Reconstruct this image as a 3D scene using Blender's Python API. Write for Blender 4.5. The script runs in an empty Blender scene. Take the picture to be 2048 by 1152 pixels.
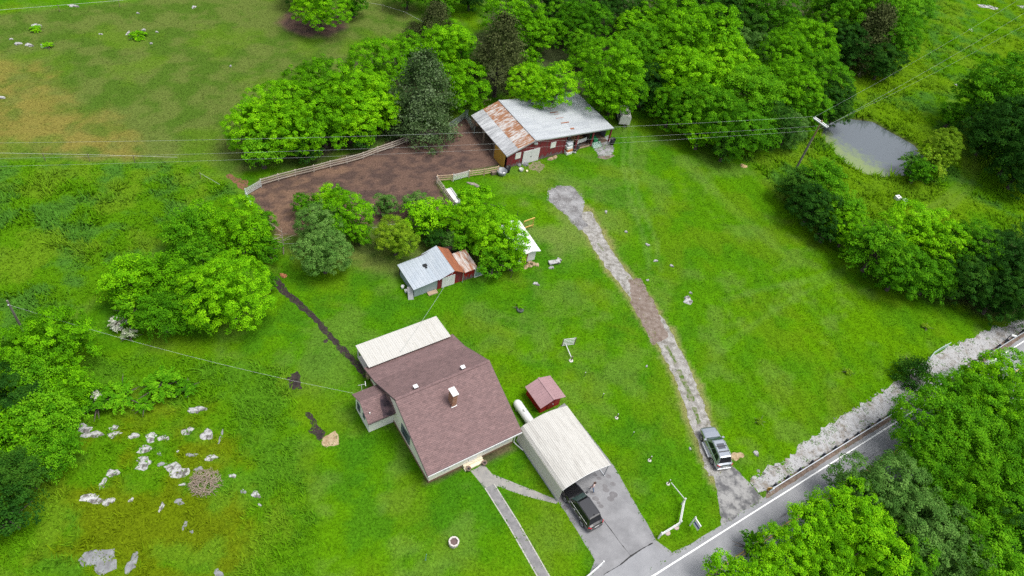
import bpy, bmesh, math, random
import numpy as np
from mathutils import Vector, Matrix
from mathutils.geometry import tessellate_polygon

# ------------------------------------------------------------------ camera, sky, sun, exposure
SC = bpy.context.scene
COL = SC.collection
R = math.radians
FPX, PITCH, ROLL, CAMH = 1457.0, R(46.76), R(-11.93), 64.4      # lens in pixels of a 2048 wide frame; drone height in metres
_up0 = Vector((0, math.sin(PITCH), math.cos(PITCH)))
C_F = Vector((0, math.cos(PITCH), -math.sin(PITCH)))
C_R = math.cos(ROLL) * Vector((1, 0, 0)) - math.sin(ROLL) * _up0
C_U = math.cos(ROLL) * _up0 + math.sin(ROLL) * Vector((1, 0, 0))
cam = bpy.data.cameras.new('camera')
cam.sensor_width = 36.0
cam.lens = FPX / 2048 * 36.0
cam.clip_start, cam.clip_end = 1.0, 3000.0
camo = bpy.data.objects.new('camera', cam)
COL.objects.link(camo)
camo.matrix_world = Matrix(((C_R.x, C_U.x, -C_F.x, 0), (C_R.y, C_U.y, -C_F.y, 0), (C_R.z, C_U.z, -C_F.z, CAMH), (0, 0, 0, 1)))
SC.camera = camo

SUN_EL, SUN_AZ = R(70), R(95)         # azimuth measured from +Y towards +X: noon sun high overhead, softened by thin cloud
W = bpy.data.worlds.new('World'); SC.world = W; W.use_nodes = True
wn, wl = W.node_tree.nodes, W.node_tree.links
wn.clear()
sky = wn.new('ShaderNodeTexSky'); sky.sky_type = 'NISHITA'; sky.sun_disc = False
sky.sun_elevation, sky.sun_rotation = SUN_EL, SUN_AZ
sky.air_density, sky.dust_density, sky.ozone_density, sky.altitude = 1.0, 3.5, 0.8, 200
hs = wn.new('ShaderNodeHueSaturation'); hs.inputs['Saturation'].default_value = 0.35
bg = wn.new('ShaderNodeBackground'); bg.inputs['Strength'].default_value = 0.11
wo = wn.new('ShaderNodeOutputWorld')
wl.new(sky.outputs[0], hs.inputs['Color']); wl.new(hs.outputs[0], bg.inputs['Color']); wl.new(bg.outputs[0], wo.inputs[0])
sun = bpy.data.lights.new('sun', 'SUN'); sun.energy = 1.5; sun.angle = R(30); sun.color = (1.0, 0.97, 0.91)
suno = bpy.data.objects.new('sun', sun); COL.objects.link(suno)
sdir = Vector((math.sin(SUN_AZ) * math.cos(SUN_EL), math.cos(SUN_AZ) * math.cos(SUN_EL), math.sin(SUN_EL)))
suno.rotation_euler = sdir.to_track_quat('Z', 'Y').to_euler()
SC.view_settings.view_transform = 'Standard'
SC.view_settings.look = 'None'
SC.view_settings.gamma = 1.0
SC.view_settings.exposure = 1.1
SC.cycles.max_bounces = 6
SC.cycles.diffuse_bounces = 3
SC.cycles.glossy_bounces = 3
SC.cycles.transmission_bounces = 4
SC.cycles.use_denoising = False
SC.cycles.sample_clamp_indirect = 5.0

# ------------------------------------------------------------------ site survey: photo pixel (2048 wide) -> metres on the level z
def G(px, py, z=0.0):
    d = C_F * FPX + C_R * (px - 1024) + C_U * (576 - py)
    t = (z - CAMH) / d.z
    return Vector((d.x * t, d.y * t, z))
def PX(X, Y, Z=0.0):
    v = (X, Y, Z - CAMH)
    w = v[0] * C_F.x + v[1] * C_F.y + v[2] * C_F.z
    return (1024 + FPX * (v[0] * C_R.x + v[1] * C_R.y + v[2] * C_R.z) / w, 576 - FPX * (v[0] * C_U.x + v[1] * C_U.y + v[2] * C_U.z) / w)
def GW(pts, z=0.0): return [tuple(G(x, y, z)[:2]) for x, y in pts]

# ------------------------------------------------------------------ numpy noise
_rng = np.random.default_rng(7)
_LAT = _rng.random((256, 256))
def vnoise(x, y):
    xi, yi = np.floor(x).astype(int), np.floor(y).astype(int)
    fx, fy = x - xi, y - yi
    fx, fy = fx * fx * (3 - 2 * fx), fy * fy * (3 - 2 * fy)
    a, b = _LAT[xi % 256, yi % 256], _LAT[(xi + 1) % 256, yi % 256]
    c, d = _LAT[xi % 256, (yi + 1) % 256], _LAT[(xi + 1) % 256, (yi + 1) % 256]
    return (a * (1 - fx) + b * fx) * (1 - fy) + (c * (1 - fx) + d * fx) * fy
def fbm(x, y, s, o=4, seed=0):
    r, amp, tot = 0, 1, 0
    for k in range(o):
        r = r + amp * vnoise(x * s + 17.3 * (k + seed * 3), y * s + 31.7 * (k + seed * 5)); tot += amp; amp *= .55; s *= 2.1
    return r / tot
def sstep(a, b, v):
    t = np.clip((v - a) / (b - a), 0, 1); return t * t * (3 - 2 * t)
def sdist(X, Y, poly):                                   # signed distance, negative inside
    d = np.full(X.shape, 1e9); ins = np.zeros(X.shape, bool)
    n = len(poly)
    for i in range(n):
        ax, ay = poly[i]; bx, by = poly[(i + 1) % n]
        ex, ey = bx - ax, by - ay
        t = np.clip(((X - ax) * ex + (Y - ay) * ey) / (ex * ex + ey * ey + 1e-9), 0, 1)
        d = np.minimum(d, np.hypot(X - ax - t * ex, Y - ay - t * ey))
        if ay != by:
            c = ((ay > Y) != (by > Y)) & (X < (bx - ax) * (Y - ay) / (by - ay) + ax)
            ins ^= c
    return np.where(ins, -d, d)
def ldist(X, Y, line):                                   # distance to an open line
    d = np.full(X.shape, 1e9)
    for (ax, ay), (bx, by) in zip(line, line[1:]):
        ex, ey = bx - ax, by - ay
        t = np.clip(((X - ax) * ex + (Y - ay) * ey) / (ex * ex + ey * ey + 1e-9), 0, 1)
        d = np.minimum(d, np.hypot(X - ax - t * ex, Y - ay - t * ey))
    return d

# ------------------------------------------------------------------ materials
MATS = {}
def nodes_of(name):
    m = bpy.data.materials.new(name); m.use_nodes = True
    nt = m.node_tree
    return m, nt.nodes, nt.links, nt.nodes['Principled BSDF']
def setin(b, **k):
    for a, v in k.items():
        a = {'rough': 'Roughness', 'metal': 'Metallic', 'coat': 'Coat Weight', 'spec': 'Specular IOR Level'}.get(a, a)
        if a in b.inputs: b.inputs[a].default_value = v
def c4(c): return (c[0], c[1], c[2], 1)
def mat(name, col, rough=.7, metal=0, col2=None, scale=3.0, amt=(.35, .65), bump=0, bscale=20, stretch=(1, 1, 1), detail=6, coat=0, spec=.35, rnd=0, space='Object'):
    """plain colour mottled towards col2 by noise, with fine bump and a shift per object"""
    if name in MATS: return MATS[name]
    m, N, L, b = nodes_of(name)
    setin(b, rough=rough, metal=metal, coat=coat, spec=spec)
    tc = N.new('ShaderNodeTexCoord'); mp = N.new('ShaderNodeMapping'); mp.inputs['Scale'].default_value = stretch
    if space == 'World':
        gm = N.new('ShaderNodeNewGeometry'); L.new(gm.outputs['Position'], mp.inputs['Vector'])
    else: L.new(tc.outputs['Object'], mp.inputs['Vector'])
    out = None
    if col2 is not None:
        nz = N.new('ShaderNodeTexNoise'); nz.inputs['Scale'].default_value = scale; nz.inputs['Detail'].default_value = detail; nz.inputs['Roughness'].default_value = .65
        L.new(mp.outputs[0], nz.inputs['Vector'])
        cr = N.new('ShaderNodeValToRGB'); cr.color_ramp.elements[0].position, cr.color_ramp.elements[1].position = amt
        cr.color_ramp.elements[0].color, cr.color_ramp.elements[1].color = c4(col), c4(col2)
        L.new(nz.outputs['Fac'], cr.inputs['Fac']); out = cr.outputs['Color']
        if rnd:
            oi = N.new('ShaderNodeObjectInfo'); ad = N.new('ShaderNodeMath'); ad.operation = 'MULTIPLY_ADD'; ad.inputs[1].default_value = rnd; ad.inputs[2].default_value = -rnd / 2
            L.new(oi.outputs['Random'], ad.inputs[0]); a2 = N.new('ShaderNodeMath'); L.new(ad.outputs[0], a2.inputs[0]); L.new(nz.outputs['Fac'], a2.inputs[1]); L.new(a2.outputs[0], cr.inputs['Fac'])
            vo = N.new('ShaderNodeVectorMath'); vo.operation = 'ADD'; L.new(mp.outputs[0], vo.inputs[0])
            sc = N.new('ShaderNodeMath'); sc.operation = 'MULTIPLY'; sc.inputs[1].default_value = 37; L.new(oi.outputs['Random'], sc.inputs[0]); L.new(sc.outputs[0], vo.inputs[1]); L.new(vo.outputs[0], nz.inputs['Vector'])
        L.new(out, b.inputs['Base Color'])
    else: b.inputs['Base Color'].default_value = c4(col)
    if bump:
        bz = N.new('ShaderNodeTexNoise'); bz.inputs['Scale'].default_value = bscale; bz.inputs['Detail'].default_value = 4; L.new(mp.outputs[0], bz.inputs['Vector'])
        bp = N.new('ShaderNodeBump'); bp.inputs['Strength'].default_value = bump; bp.inputs['Distance'].default_value = .05
        L.new(bz.outputs['Fac'], bp.inputs['Height']); L.new(bp.outputs[0], b.inputs['Normal'])
    MATS[name] = m
    return m
def attr_mat(name, attr, vary=.25, vscale=6.0, rough=.9, bump=.4, bscale=9, trans=0.0):
    """colour from a mesh colour attribute, broken up by fine world-space noise"""
    if name in MATS: return MATS[name]
    m, N, L, b = nodes_of(name); setin(b, rough=rough, spec=0.0)
    at = N.new('ShaderNodeAttribute'); at.attribute_name = attr
    gm = N.new('ShaderNodeNewGeometry')
    nz = N.new('ShaderNodeTexNoise'); nz.inputs['Scale'].default_value = vscale; nz.inputs['Detail'].default_value = 5; nz.inputs['Roughness'].default_value = .7; L.new(gm.outputs['Position'], nz.inputs['Vector'])
    mr = N.new('ShaderNodeMapRange'); mr.inputs['From Min'].default_value, mr.inputs['From Max'].default_value = .3, .7
    mr.inputs['To Min'].default_value, mr.inputs['To Max'].default_value = 1 - vary, 1 + vary; L.new(nz.outputs['Fac'], mr.inputs['Value'])
    vm = N.new('ShaderNodeVectorMath'); vm.operation = 'SCALE'; L.new(at.outputs['Color'], vm.inputs[0]); L.new(mr.outputs[0], vm.inputs['Scale'])
    L.new(vm.outputs[0], b.inputs['Base Color'])
    if bump:
        bz = N.new('ShaderNodeTexNoise'); bz.inputs['Scale'].default_value = bscale; bz.inputs['Detail'].default_value = 5; L.new(gm.outputs['Position'], bz.inputs['Vector'])
        bp = N.new('ShaderNodeBump'); bp.inputs['Strength'].default_value = bump; bp.inputs['Distance'].default_value = .12; L.new(bz.outputs['Fac'], bp.inputs['Height']); L.new(bp.outputs[0], b.inputs['Normal'])
    if trans:
        tr = N.new('ShaderNodeBsdfTranslucent'); L.new(vm.outputs[0], tr.inputs['Color']); mx = N.new('ShaderNodeMixShader'); mx.inputs[0].default_value = trans
        L.new(b.outputs[0], mx.inputs[1]); L.new(tr.outputs[0], mx.inputs[2]); L.new(mx.outputs[0], N['Material Output'].inputs['Surface'])
    MATS[name] = m
    return m

# ------------------------------------------------------------------ mesh builder and scene tree helpers
class MB:
    def __init__(s): s.v, s.f, s.mi, s.cur = [], [], [], 0
    def add(s, vs, fs):
        o = len(s.v); s.v += [tuple(p) for p in vs]; s.f += [tuple(o + i for i in f) for f in fs]; s.mi += [s.cur] * len(fs); return s
    def box(s, x0, x1, y0, y1, z0, z1):
        return s.add([(x0, y0, z0), (x1, y0, z0), (x1, y1, z0), (x0, y1, z0), (x0, y0, z1), (x1, y0, z1), (x1, y1, z1), (x0, y1, z1)],
                     [(0, 3, 2, 1), (4, 5, 6, 7), (0, 1, 5, 4), (1, 2, 6, 5), (2, 3, 7, 6), (3, 0, 4, 7)])
    def beam(s, p, q, w, h, up=(0, 0, 1)):
        p, q = Vector(p), Vector(q); d = (q - p).normalized(); u = Vector(up)
        sd = d.cross(u)
        if sd.length < 1e-4: sd = d.cross(Vector((1, 0, 0)))
        sd.normalize(); u = sd.cross(d).normalized(); a, b = sd * w / 2, u * h / 2
        return s.add([p - a - b, p + a - b, p + a + b, p - a + b, q - a - b, q + a - b, q + a + b, q - a + b],
                     [(0, 3, 2, 1), (4, 5, 6, 7), (0, 1, 5, 4), (1, 2, 6, 5), (2, 3, 7, 6), (3, 0, 4, 7)])
    def tube(s, pts, rad, n=8, cap=True):
        pts = [Vector(p) for p in pts]; rad = rad if isinstance(rad, (list, tuple)) else [rad] * len(pts)
        o = len(s.v); k = len(pts); sd = None
        for i, p in enumerate(pts):
            d = (pts[min(i + 1, k - 1)] - pts[max(i - 1, 0)]).normalized()
            if sd is None: sd = d.cross(Vector((0, 0, 1)) if abs(d.z) < .9 else Vector((1, 0, 0))).normalized()
            else: sd = (sd - d * sd.dot(d)).normalized()
            u = sd.cross(d)
            s.v += [tuple(p + (sd * math.cos(2 * math.pi * j / n) + u * math.sin(2 * math.pi * j / n)) * rad[i]) for j in range(n)]
        fs = [(o + i * n + j, o + i * n + (j + 1) % n, o + (i + 1) * n + (j + 1) % n, o + (i + 1) * n + j) for i in range(k - 1) for j in range(n)]
        if cap: fs += [tuple(o + j for j in range(n))[::-1], tuple(o + (k - 1) * n + j for j in range(n))]
        s.f += fs; s.mi += [s.cur] * len(fs); return s
    def lathe(s, prof, n=14, c=(0, 0, 0)):
        o = len(s.v); k = len(prof)
        for r, z in prof: s.v += [(c[0] + r * math.cos(2 * math.pi * j / n), c[1] + r * math.sin(2 * math.pi * j / n), c[2] + z) for j in range(n)]
        fs = [(o + i * n + j, o + i * n + (j + 1) % n, o + (i + 1) * n + (j + 1) % n, o + (i + 1) * n + j) for i in range(k - 1) for j in range(n)]
        fs += [tuple(o + j for j in range(n))[::-1], tuple(o + (k - 1) * n + j for j in range(n))]
        s.f += fs; s.mi += [s.cur] * len(fs); return s
    def prism(s, prof, a0, a1):                          # profile of (y,z) pushed along x
        n = len(prof); o = len(s.v)
        s.v += [(a0, y, z) for y, z in prof] + [(a1, y, z) for y, z in prof]
        fs = [(o + i, o + (i + 1) % n, o + n + (i + 1) % n, o + n + i) for i in range(n)] + [tuple(o + i for i in range(n))[::-1], tuple(o + n + i for i in range(n))]
        s.f += fs; s.mi += [s.cur] * len(fs); return s
    def prismy(s, prof, b0, b1):                         # profile of (x,z) pushed along y
        n = len(prof); o = len(s.v)
        s.v += [(x, b0, z) for x, z in prof] + [(x, b1, z) for x, z in prof]
        fs = [(o + i, o + n + i, o + n + (i + 1) % n, o + (i + 1) % n) for i in range(n)] + [tuple(o + i for i in range(n)), tuple(o + n + i for i in range(n))[::-1]]
        s.f += fs; s.mi += [s.cur] * len(fs); return s
    def sheet(s, p00, p10, p11, p01, n, h=.02):          # ribbed metal: ribs run p00->p01, n ribs across p00->p10
        p00, p10, p11, p01 = map(Vector, (p00, p10, p11, p01))
        up = (p10 - p00).cross(p01 - p00).normalized()
        if up.z < 0: up = -up
        ts = []
        for i in range(n): ts += [(i / n, 0), ((i + .62) / n, 0), ((i + .72) / n, h), ((i + .90) / n, h)]
        ts.append((1, 0)); o = len(s.v)
        for t, e in ts: s.v += [tuple(p00.lerp(p10, t) + up * e), tuple(p01.lerp(p11, t) + up * e)]
        fs = [(o + 2 * i, o + 2 * i + 2, o + 2 * i + 3, o + 2 * i + 1) for i in range(len(ts) - 1)]
        m = len(ts) * 2                                   # thin underside
        s.v += [tuple(Vector(p) - up * .012) for p in s.v[o:o + m]]
        fs += [(o + m + 2 * i + 1, o + m + 2 * i + 3, o + m + 2 * i + 2, o + m + 2 * i) for i in range(len(ts) - 1)]
        s.f += fs; s.mi += [s.cur] * len(fs); return s
    def mesh(s, name, mats, smooth=False):
        me = bpy.data.meshes.new(name); me.from_pydata(s.v, [], s.f)
        mats = mats if isinstance(mats, (list, tuple)) else [mats]
        for m in mats: me.materials.append(m)
        if len(mats) > 1: me.polygons.foreach_set('material_index', s.mi)
        if smooth: me.polygons.foreach_set('use_smooth', [True] * len(s.f))
        me.update(); return me
    def build(s, name, mats, parent=None, smooth=False, **k):
        return obj(name, s.mesh(name, mats, smooth), parent, **k)
def obj(name, data, parent=None, loc=None, rot=None, scale=None):
    o = bpy.data.objects.new(name, data); COL.objects.link(o)
    if parent is not None: o.parent = parent
    if loc is not None: o.location = loc
    if rot is not None: o.rotation_euler = rot
    if scale is not None: o.scale = scale
    return o
def tag(o, label=None, cat=None, group=None, kind=None):
    if label: o['label'] = label
    if cat: o['category'] = cat
    if group: o['group'] = group
    if kind: o['kind'] = kind
    return o
def thing(name, label, cat, loc=(0, 0, 0), rz=0.0, group=None):
    o = obj(name, None, None, loc, (0, 0, rz)); o.empty_display_size = .5
    return tag(o, label, cat, group)
_UB = {}
def unit_box(m):
    if m.name not in _UB: _UB[m.name] = MB().box(-.5, .5, -.5, .5, -.5, .5).mesh('block', m)
    return _UB[m.name]
def bar(name, p, q, w, h, m, parent):                     # a beam as a part of its own, sharing one box mesh
    p, q = Vector(p), Vector(q); d = q - p; L = d.length
    o = obj(name, unit_box(m), parent, (p + q) / 2)
    u = d.normalized(); sd = u.cross(Vector((0, 0, 1)))
    if sd.length < 1e-4: sd = Vector((0, 1, 0))
    sd.normalize(); up = sd.cross(u)
    o.rotation_euler = Matrix((u, sd, up)).transposed().to_euler(); o.scale = (L, w, h)
    return o
def copy_tree(o, parent=None):
    c = o.copy(); COL.objects.link(c); c.parent = parent
    for ch in list(o.children): copy_tree(ch, c)
    return c
def frame(px, py, deg):
    g = G(px, py); return (g.x, g.y, 0.0), R(deg)
ORD = ['first', 'second', 'third', 'fourth', 'fifth', 'sixth', 'seventh', 'eighth', 'ninth', 'tenth', 'eleventh', 'twelfth', 'thirteenth', 'fourteenth', 'fifteenth', 'sixteenth']
# ------------------------------------------------------------------ ground zones (outlines surveyed on the level ground)
Z_PAST = GW([(-300, 60), (0, 30), (270, 2), (420, -60), (760, -60), (860, 45), (900, 110), (640, 330), (470, 345), (405, 324), (0, 316), (-300, 310)])
Z_DRY = GW([(-300, 110), (0, 125), (80, 145), (135, 195), (195, 232), (265, 290), (275, 312), (0, 314), (-300, 310)])
Z_MEADL = GW([(-300, 322), (0, 322), (400, 328), (490, 395), (330, 470), (200, 580), (130, 650), (-20, 720), (-300, 720)])
Z_WEED = GW([(-300, 720), (60, 690), (200, 700), (480, 722), (575, 742), (592, 860), (620, 1000), (655, 1200), (-300, 1300)])
Z_MOSS = GW([(150, 840), (300, 835), (455, 845), (500, 930), (520, 1010), (480, 1200), (80, 1200), (120, 960)])
Z_MEADR = GW([(1440, 285), (1530, 350), (1590, 420), (1700, 500), (1780, 570), (1900, 610), (2010, 640), (2300, 640), (2300, -200), (1700, -200), (1690, 150), (1600, 230)])
Z_WOOD = GW([(960, 60), (1000, -80), (1650, -120), (1690, 150), (1650, 235), (1480, 290), (1330, 225), (1290, 205), (1230, 215), (1180, 190), (960, 195), (900, 225), (830, 255), (720, 300), (520, 330), (700, 120), (850, 90)])
Z_HEDGE = GW([(1570, 400), (1620, 360), (1700, 440), (1900, 480), (2300, 480), (2300, 640), (2000, 640), (1860, 590), (1760, 560), (1660, 470)])
Z_PAD = GW([(520, 362), (630, 331), (735, 300), (820, 268), (930, 232), (950, 240), (975, 262), (1005, 330), (880, 362), (905, 405), (860, 430), (740, 455), (690, 470), (560, 470), (505, 410), (490, 385)])
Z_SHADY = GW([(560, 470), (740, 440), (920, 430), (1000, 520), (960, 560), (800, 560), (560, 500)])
Z_OAK = GW([(545, 45), (585, 15), (690, 20), (695, 50), (665, 75), (600, 72)])
Z_POND = GW([(1642, 268), (1650, 240), (1700, 232), (1748, 238), (1790, 262), (1832, 285), (1855, 310), (1850, 338), (1815, 350), (1770, 352), (1730, 345), (1690, 322), (1668, 300)])
Z_FRONTBED = GW([(852, 972), (950, 925), (960, 935), (1030, 900), (1020, 878), (850, 955)])
L_POND = GW([(1908, 205), (1918, 250), (1938, 300), (1941, 340), (1931, 372), (1889, 409), (1842, 433)])
L_RUTA = GW([(1250, 250), (1247, 330), (1262, 400), (1290, 480), (1300, 540)])
L_RUTB = GW([(1264, 250), (1262, 330), (1278, 400), (1312, 480), (1320, 540)])
L_RUTC = GW([(1380, 320), (1420, 380), (1480, 430), (1560, 500)])
L_RUTD = GW([(1695, 535), (1620, 560), (1540, 575), (1450, 600)])
L_RUTE = GW([(1690, 545), (1600, 590), (1520, 640), (1440, 700)])
L_DRY1 = GW([(0, 318), (405, 324), (470, 385)])
L_TRENCH = GW([(545, 556), (570, 585), (625, 630), (655, 665), (695, 710), (735, 752)])
L_TRK = GW([(1165, 425), (1215, 515), (1275, 592), (1322, 662), (1372, 762), (1402, 850), (1440, 950)])

C_LAWN = np.array((.053, .157, .003)); C_LAWN2 = np.array((.074, .178, .002)); C_LAWN3 = np.array((.030, .116, .006))
C_PAST = np.array((.092, .128, .026)); C_PAST2 = np.array((.058, .112, .013)); C_DRY = np.array((.180, .152, .036))
C_MEAD = np.array((.060, .155, .003)); C_MEAD2 = np.array((.050, .135, .014)); C_MEAD3 = np.array((.092, .170, .008))
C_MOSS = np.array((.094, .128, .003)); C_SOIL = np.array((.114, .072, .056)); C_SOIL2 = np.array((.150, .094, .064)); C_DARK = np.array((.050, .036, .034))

def mixc(a, b, t): return a * (1 - t[:, None]) + b * t[:, None]
def inz(X, Y, poly, soft=1.0, wob=1.2, seed=1):
    return 1 - sstep(-soft, soft, sdist(X, Y, poly) + (fbm(X, Y, .35, 4, seed) - .5) * 2 * wob)
def zones(X, Y):
    z = {}
    z['past'] = inz(X, Y, Z_PAST, 1.0, 1.5, 1); z['dry'] = inz(X, Y, Z_DRY, 3, 5, 2) * z['past']
    z['meadl'] = inz(X, Y, Z_MEADL, .6, 1, 3); z['weed'] = inz(X, Y, Z_WEED, .8, 1.2, 4); z['moss'] = inz(X, Y, Z_MOSS, 3, 4, 5) * z['weed']
    z['meadr'] = inz(X, Y, Z_MEADR, .6, 1, 6)
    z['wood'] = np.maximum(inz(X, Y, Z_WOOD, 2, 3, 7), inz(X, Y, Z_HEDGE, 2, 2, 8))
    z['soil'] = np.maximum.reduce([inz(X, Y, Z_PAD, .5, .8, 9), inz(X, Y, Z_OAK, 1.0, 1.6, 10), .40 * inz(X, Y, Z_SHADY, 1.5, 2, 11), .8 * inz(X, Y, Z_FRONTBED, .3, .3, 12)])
    tr = ldist(X, Y, L_TRK) + (fbm(X, Y, .8, 3, 13) - .5) * 1.2
    z['edge'] = 1 - sstep(1.3, 2.0, tr)
    return z
def ground_col(X, Y, z=None):
    z = z or zones(X, Y)
    n1, n2, n3 = fbm(X, Y, .10, 4, 1), fbm(X, Y, .42, 4, 2), fbm(X, Y, 1.3, 3, 3)
    far = sstep(0, 40, Y - 45 + .2 * X)
    right = sstep(8, 26, X - 2) 
    c = mixc(np.broadcast_to(C_LAWN, (len(X), 3)), C_LAWN2, np.clip(sstep(.42, .64, n1) * .7 + right * .28, 0, 1))
    c = mixc(c, C_LAWN3, sstep(.46, .66, n2) * .55 * (1 - right * .45))
    c = mixc(c, np.array((.105, .165, .030)), sstep(.50, .66, fbm(X, Y, .28, 5, 61)) * .40)
    c = c * (.84 + .32 * fbm(X, Y, 1.1, 4, 62))[:, None]
    c = mixc(c, np.array((.088, .160, .005)), sstep(.52, .70, fbm(X, Y, .2, 4, 9)) * .55)
    c = mixc(c, np.array((.155, .185, .055)), sstep(.45, .62, fbm(X, Y, .16, 4, 21)) * .5 * sstep(12, 4, np.hypot(X - 4, Y - 76)))
    for l, w, k in ((L_RUTA, .35, .25), (L_RUTB, .35, .25), (L_RUTC, .9, .10), (L_RUTD, .4, .14), (L_RUTE, .4, .12)):
        c = mixc(c, np.array((.155, .245, .06)), (1 - sstep(w * .5, w * 1.6, ldist(X, Y, l) + (n2 - .5) * .8)) * k)
    # mowing stripes, faint, along the drive
    st = np.sin((X * .87 + Y * .49) * 2 * math.pi / 1.9 + 2.5 * n1) * .5 + .5
    c = c * (1 + (st[:, None] - .5) * .17 * right[:, None])
    p = mixc(np.broadcast_to(C_PAST, c.shape), C_PAST2, sstep(.40, .62, n2)); p = mixc(p, np.array((.075, .150, .008)), sstep(.54, .70, fbm(X, Y, .13, 5, 31)) * .6)
    p = mixc(p, C_DRY, z['dry'] * (.25 + .6 * sstep(.34, .62, fbm(X, Y, .5, 5, 33))))
    c = mixc(c, p, z['past'])
    m = mixc(np.broadcast_to(C_MEAD, c.shape), C_MEAD2, sstep(.46, .64, n2) * (1 - .65 * z['weed'])); m = mixc(m, C_MEAD3, sstep(.52, .68, fbm(X, Y, .24, 4, 41)) * .8)
    c = mixc(c, m, np.maximum(z['meadl'], z['weed']))
    c = mixc(c, mixc(m, np.array((.090, .172, .004)), sstep(.40, .6, fbm(X, Y, .09, 3, 43)) * .8), z['meadr'])
    c = mixc(c, C_MOSS, z['moss'] * sstep(.36, .56, fbm(X, Y, .3, 5, 45)) * .85)
    c = mixc(c, np.array((.120, .170, .04)), (1 - sstep(.25, .9, np.abs(ldist(X, Y, L_POND) - .75) + (n2 - .5) * .8)) * .22 * z['meadr'])
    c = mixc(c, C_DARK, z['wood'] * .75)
    s = mixc(np.broadcast_to(C_SOIL, c.shape), C_SOIL2, sstep(.5, .7, n1)); s = mixc(s, C_DARK, sstep(.46, .62, n3) * .7)
    c = mixc(c, s, z['soil'])
    c = mixc(c, np.array((.21, .185, .08)), z['edge'] * .75)
    return np.clip(c, 0.002, .6)

# ------------------------------------------------------------------ ground sheet: fine in view, coarse out to the horizon
gx = np.concatenate([[-1500, -600, -300, -180, -130], np.arange(-96, 118, .55), [135, 180, 300, 600, 1500]])
gy = np.concatenate([[-1500, -500, -150, -40, -5], np.arange(9, 198, .55), [215, 260, 350, 600, 1500]])
GX, GY = np.meshgrid(gx, gy); nx, ny = len(gx), len(gy)
X, Y = GX.ravel(), GY.ravel()
pd = sdist(X, Y, Z_POND)
Zg = -1.0 * sstep(.9, -1.8, pd)
me = bpy.data.meshes.new('ground')
idx = np.arange(nx * ny).reshape(ny, nx)
quads = np.stack([idx[:-1, :-1], idx[:-1, 1:], idx[1:, 1:], idx[1:, :-1]], -1).reshape(-1, 4)
def np_mesh(me, V, F):                                    # fast mesh from arrays, F is (n,k)
    k = F.shape[1]
    me.vertices.add(len(V)); me.vertices.foreach_set('co', V.astype(np.float32).ravel())
    me.loops.add(F.size); me.loops.foreach_set('vertex_index', F.astype(np.int32).ravel())
    me.polygons.add(len(F)); me.polygons.foreach_set('loop_start', np.arange(0, F.size, k, dtype=np.int32))
    me.update(calc_edges=True)
def set_col(me, name, C):
    a = me.color_attributes.new(name, 'FLOAT_COLOR', 'POINT')
    a.data.foreach_set('color', np.concatenate([C, np.ones((len(C), 1))], 1).astype(np.float32).ravel())
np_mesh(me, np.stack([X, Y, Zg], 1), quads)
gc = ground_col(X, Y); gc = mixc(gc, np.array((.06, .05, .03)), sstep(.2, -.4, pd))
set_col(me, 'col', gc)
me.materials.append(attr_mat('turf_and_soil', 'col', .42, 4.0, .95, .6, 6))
tag(obj('ground', me), kind='structure')

# ------------------------------------------------------------------ flat sheets with natural edges
def outline(pts, step=.35, jit=.12, seed=1):
    out = []; n = len(pts)
    for i in range(n):
        a, b = Vector(pts[i]), Vector(pts[(i + 1) % n]); k = max(1, int((b - a).length / step)); nr = Vector((-(b - a).y, (b - a).x)).normalized()
        for j in range(k):
            p = a.lerp(b, j / k)
            if jit:
                e = float(fbm(np.array([p.x]), np.array([p.y]), .9, 3, seed)[0]) - .5 + .6 * (float(vnoise(np.array([p.x * 3.1]), np.array([p.y * 3.1 + seed]))[0]) - .5); p = p + nr * e * 2 * jit
            out.append((p.x, p.y))
    return out
def flat(name, pts, z, m, jit=.12, step=.35, seed=1, thick=0):
    o = outline(pts, step, jit, seed)
    tris = tessellate_polygon([[Vector((x, y, 0)) for x, y in o]])
    mb = MB(); V = [(x, y, z) for x, y in o]; n = len(o)
    fs = []
    for a, b, c in tris:
        ar = (o[b][0] - o[a][0]) * (o[c][1] - o[a][1]) - (o[b][1] - o[a][1]) * (o[c][0] - o[a][0])
        fs.append((a, b, c) if ar > 0 else (a, c, b))
    if thick:
        V += [(x, y, z - thick) for x, y in o]; fs += [(i, i + n, (i + 1) % n + n, (i + 1) % n) for i in range(n)]
    mb.add(V, fs)
    return tag(mb.build(name, m), kind='structure')
def strip(line, w0, w1=None):
    L = [Vector(p) for p in line]; a, b = [], []
    for i, p in enumerate(L):
        d = (L[min(i + 1, len(L) - 1)] - L[max(i - 1, 0)]).normalized(); n = Vector((-d.y, d.x))
        w = w0[i] if isinstance(w0, (list, tuple)) else w0
        a.append(tuple(p + n * w / 2)); b.append(tuple(p - n * w / 2))
    return a + b[::-1]

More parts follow.
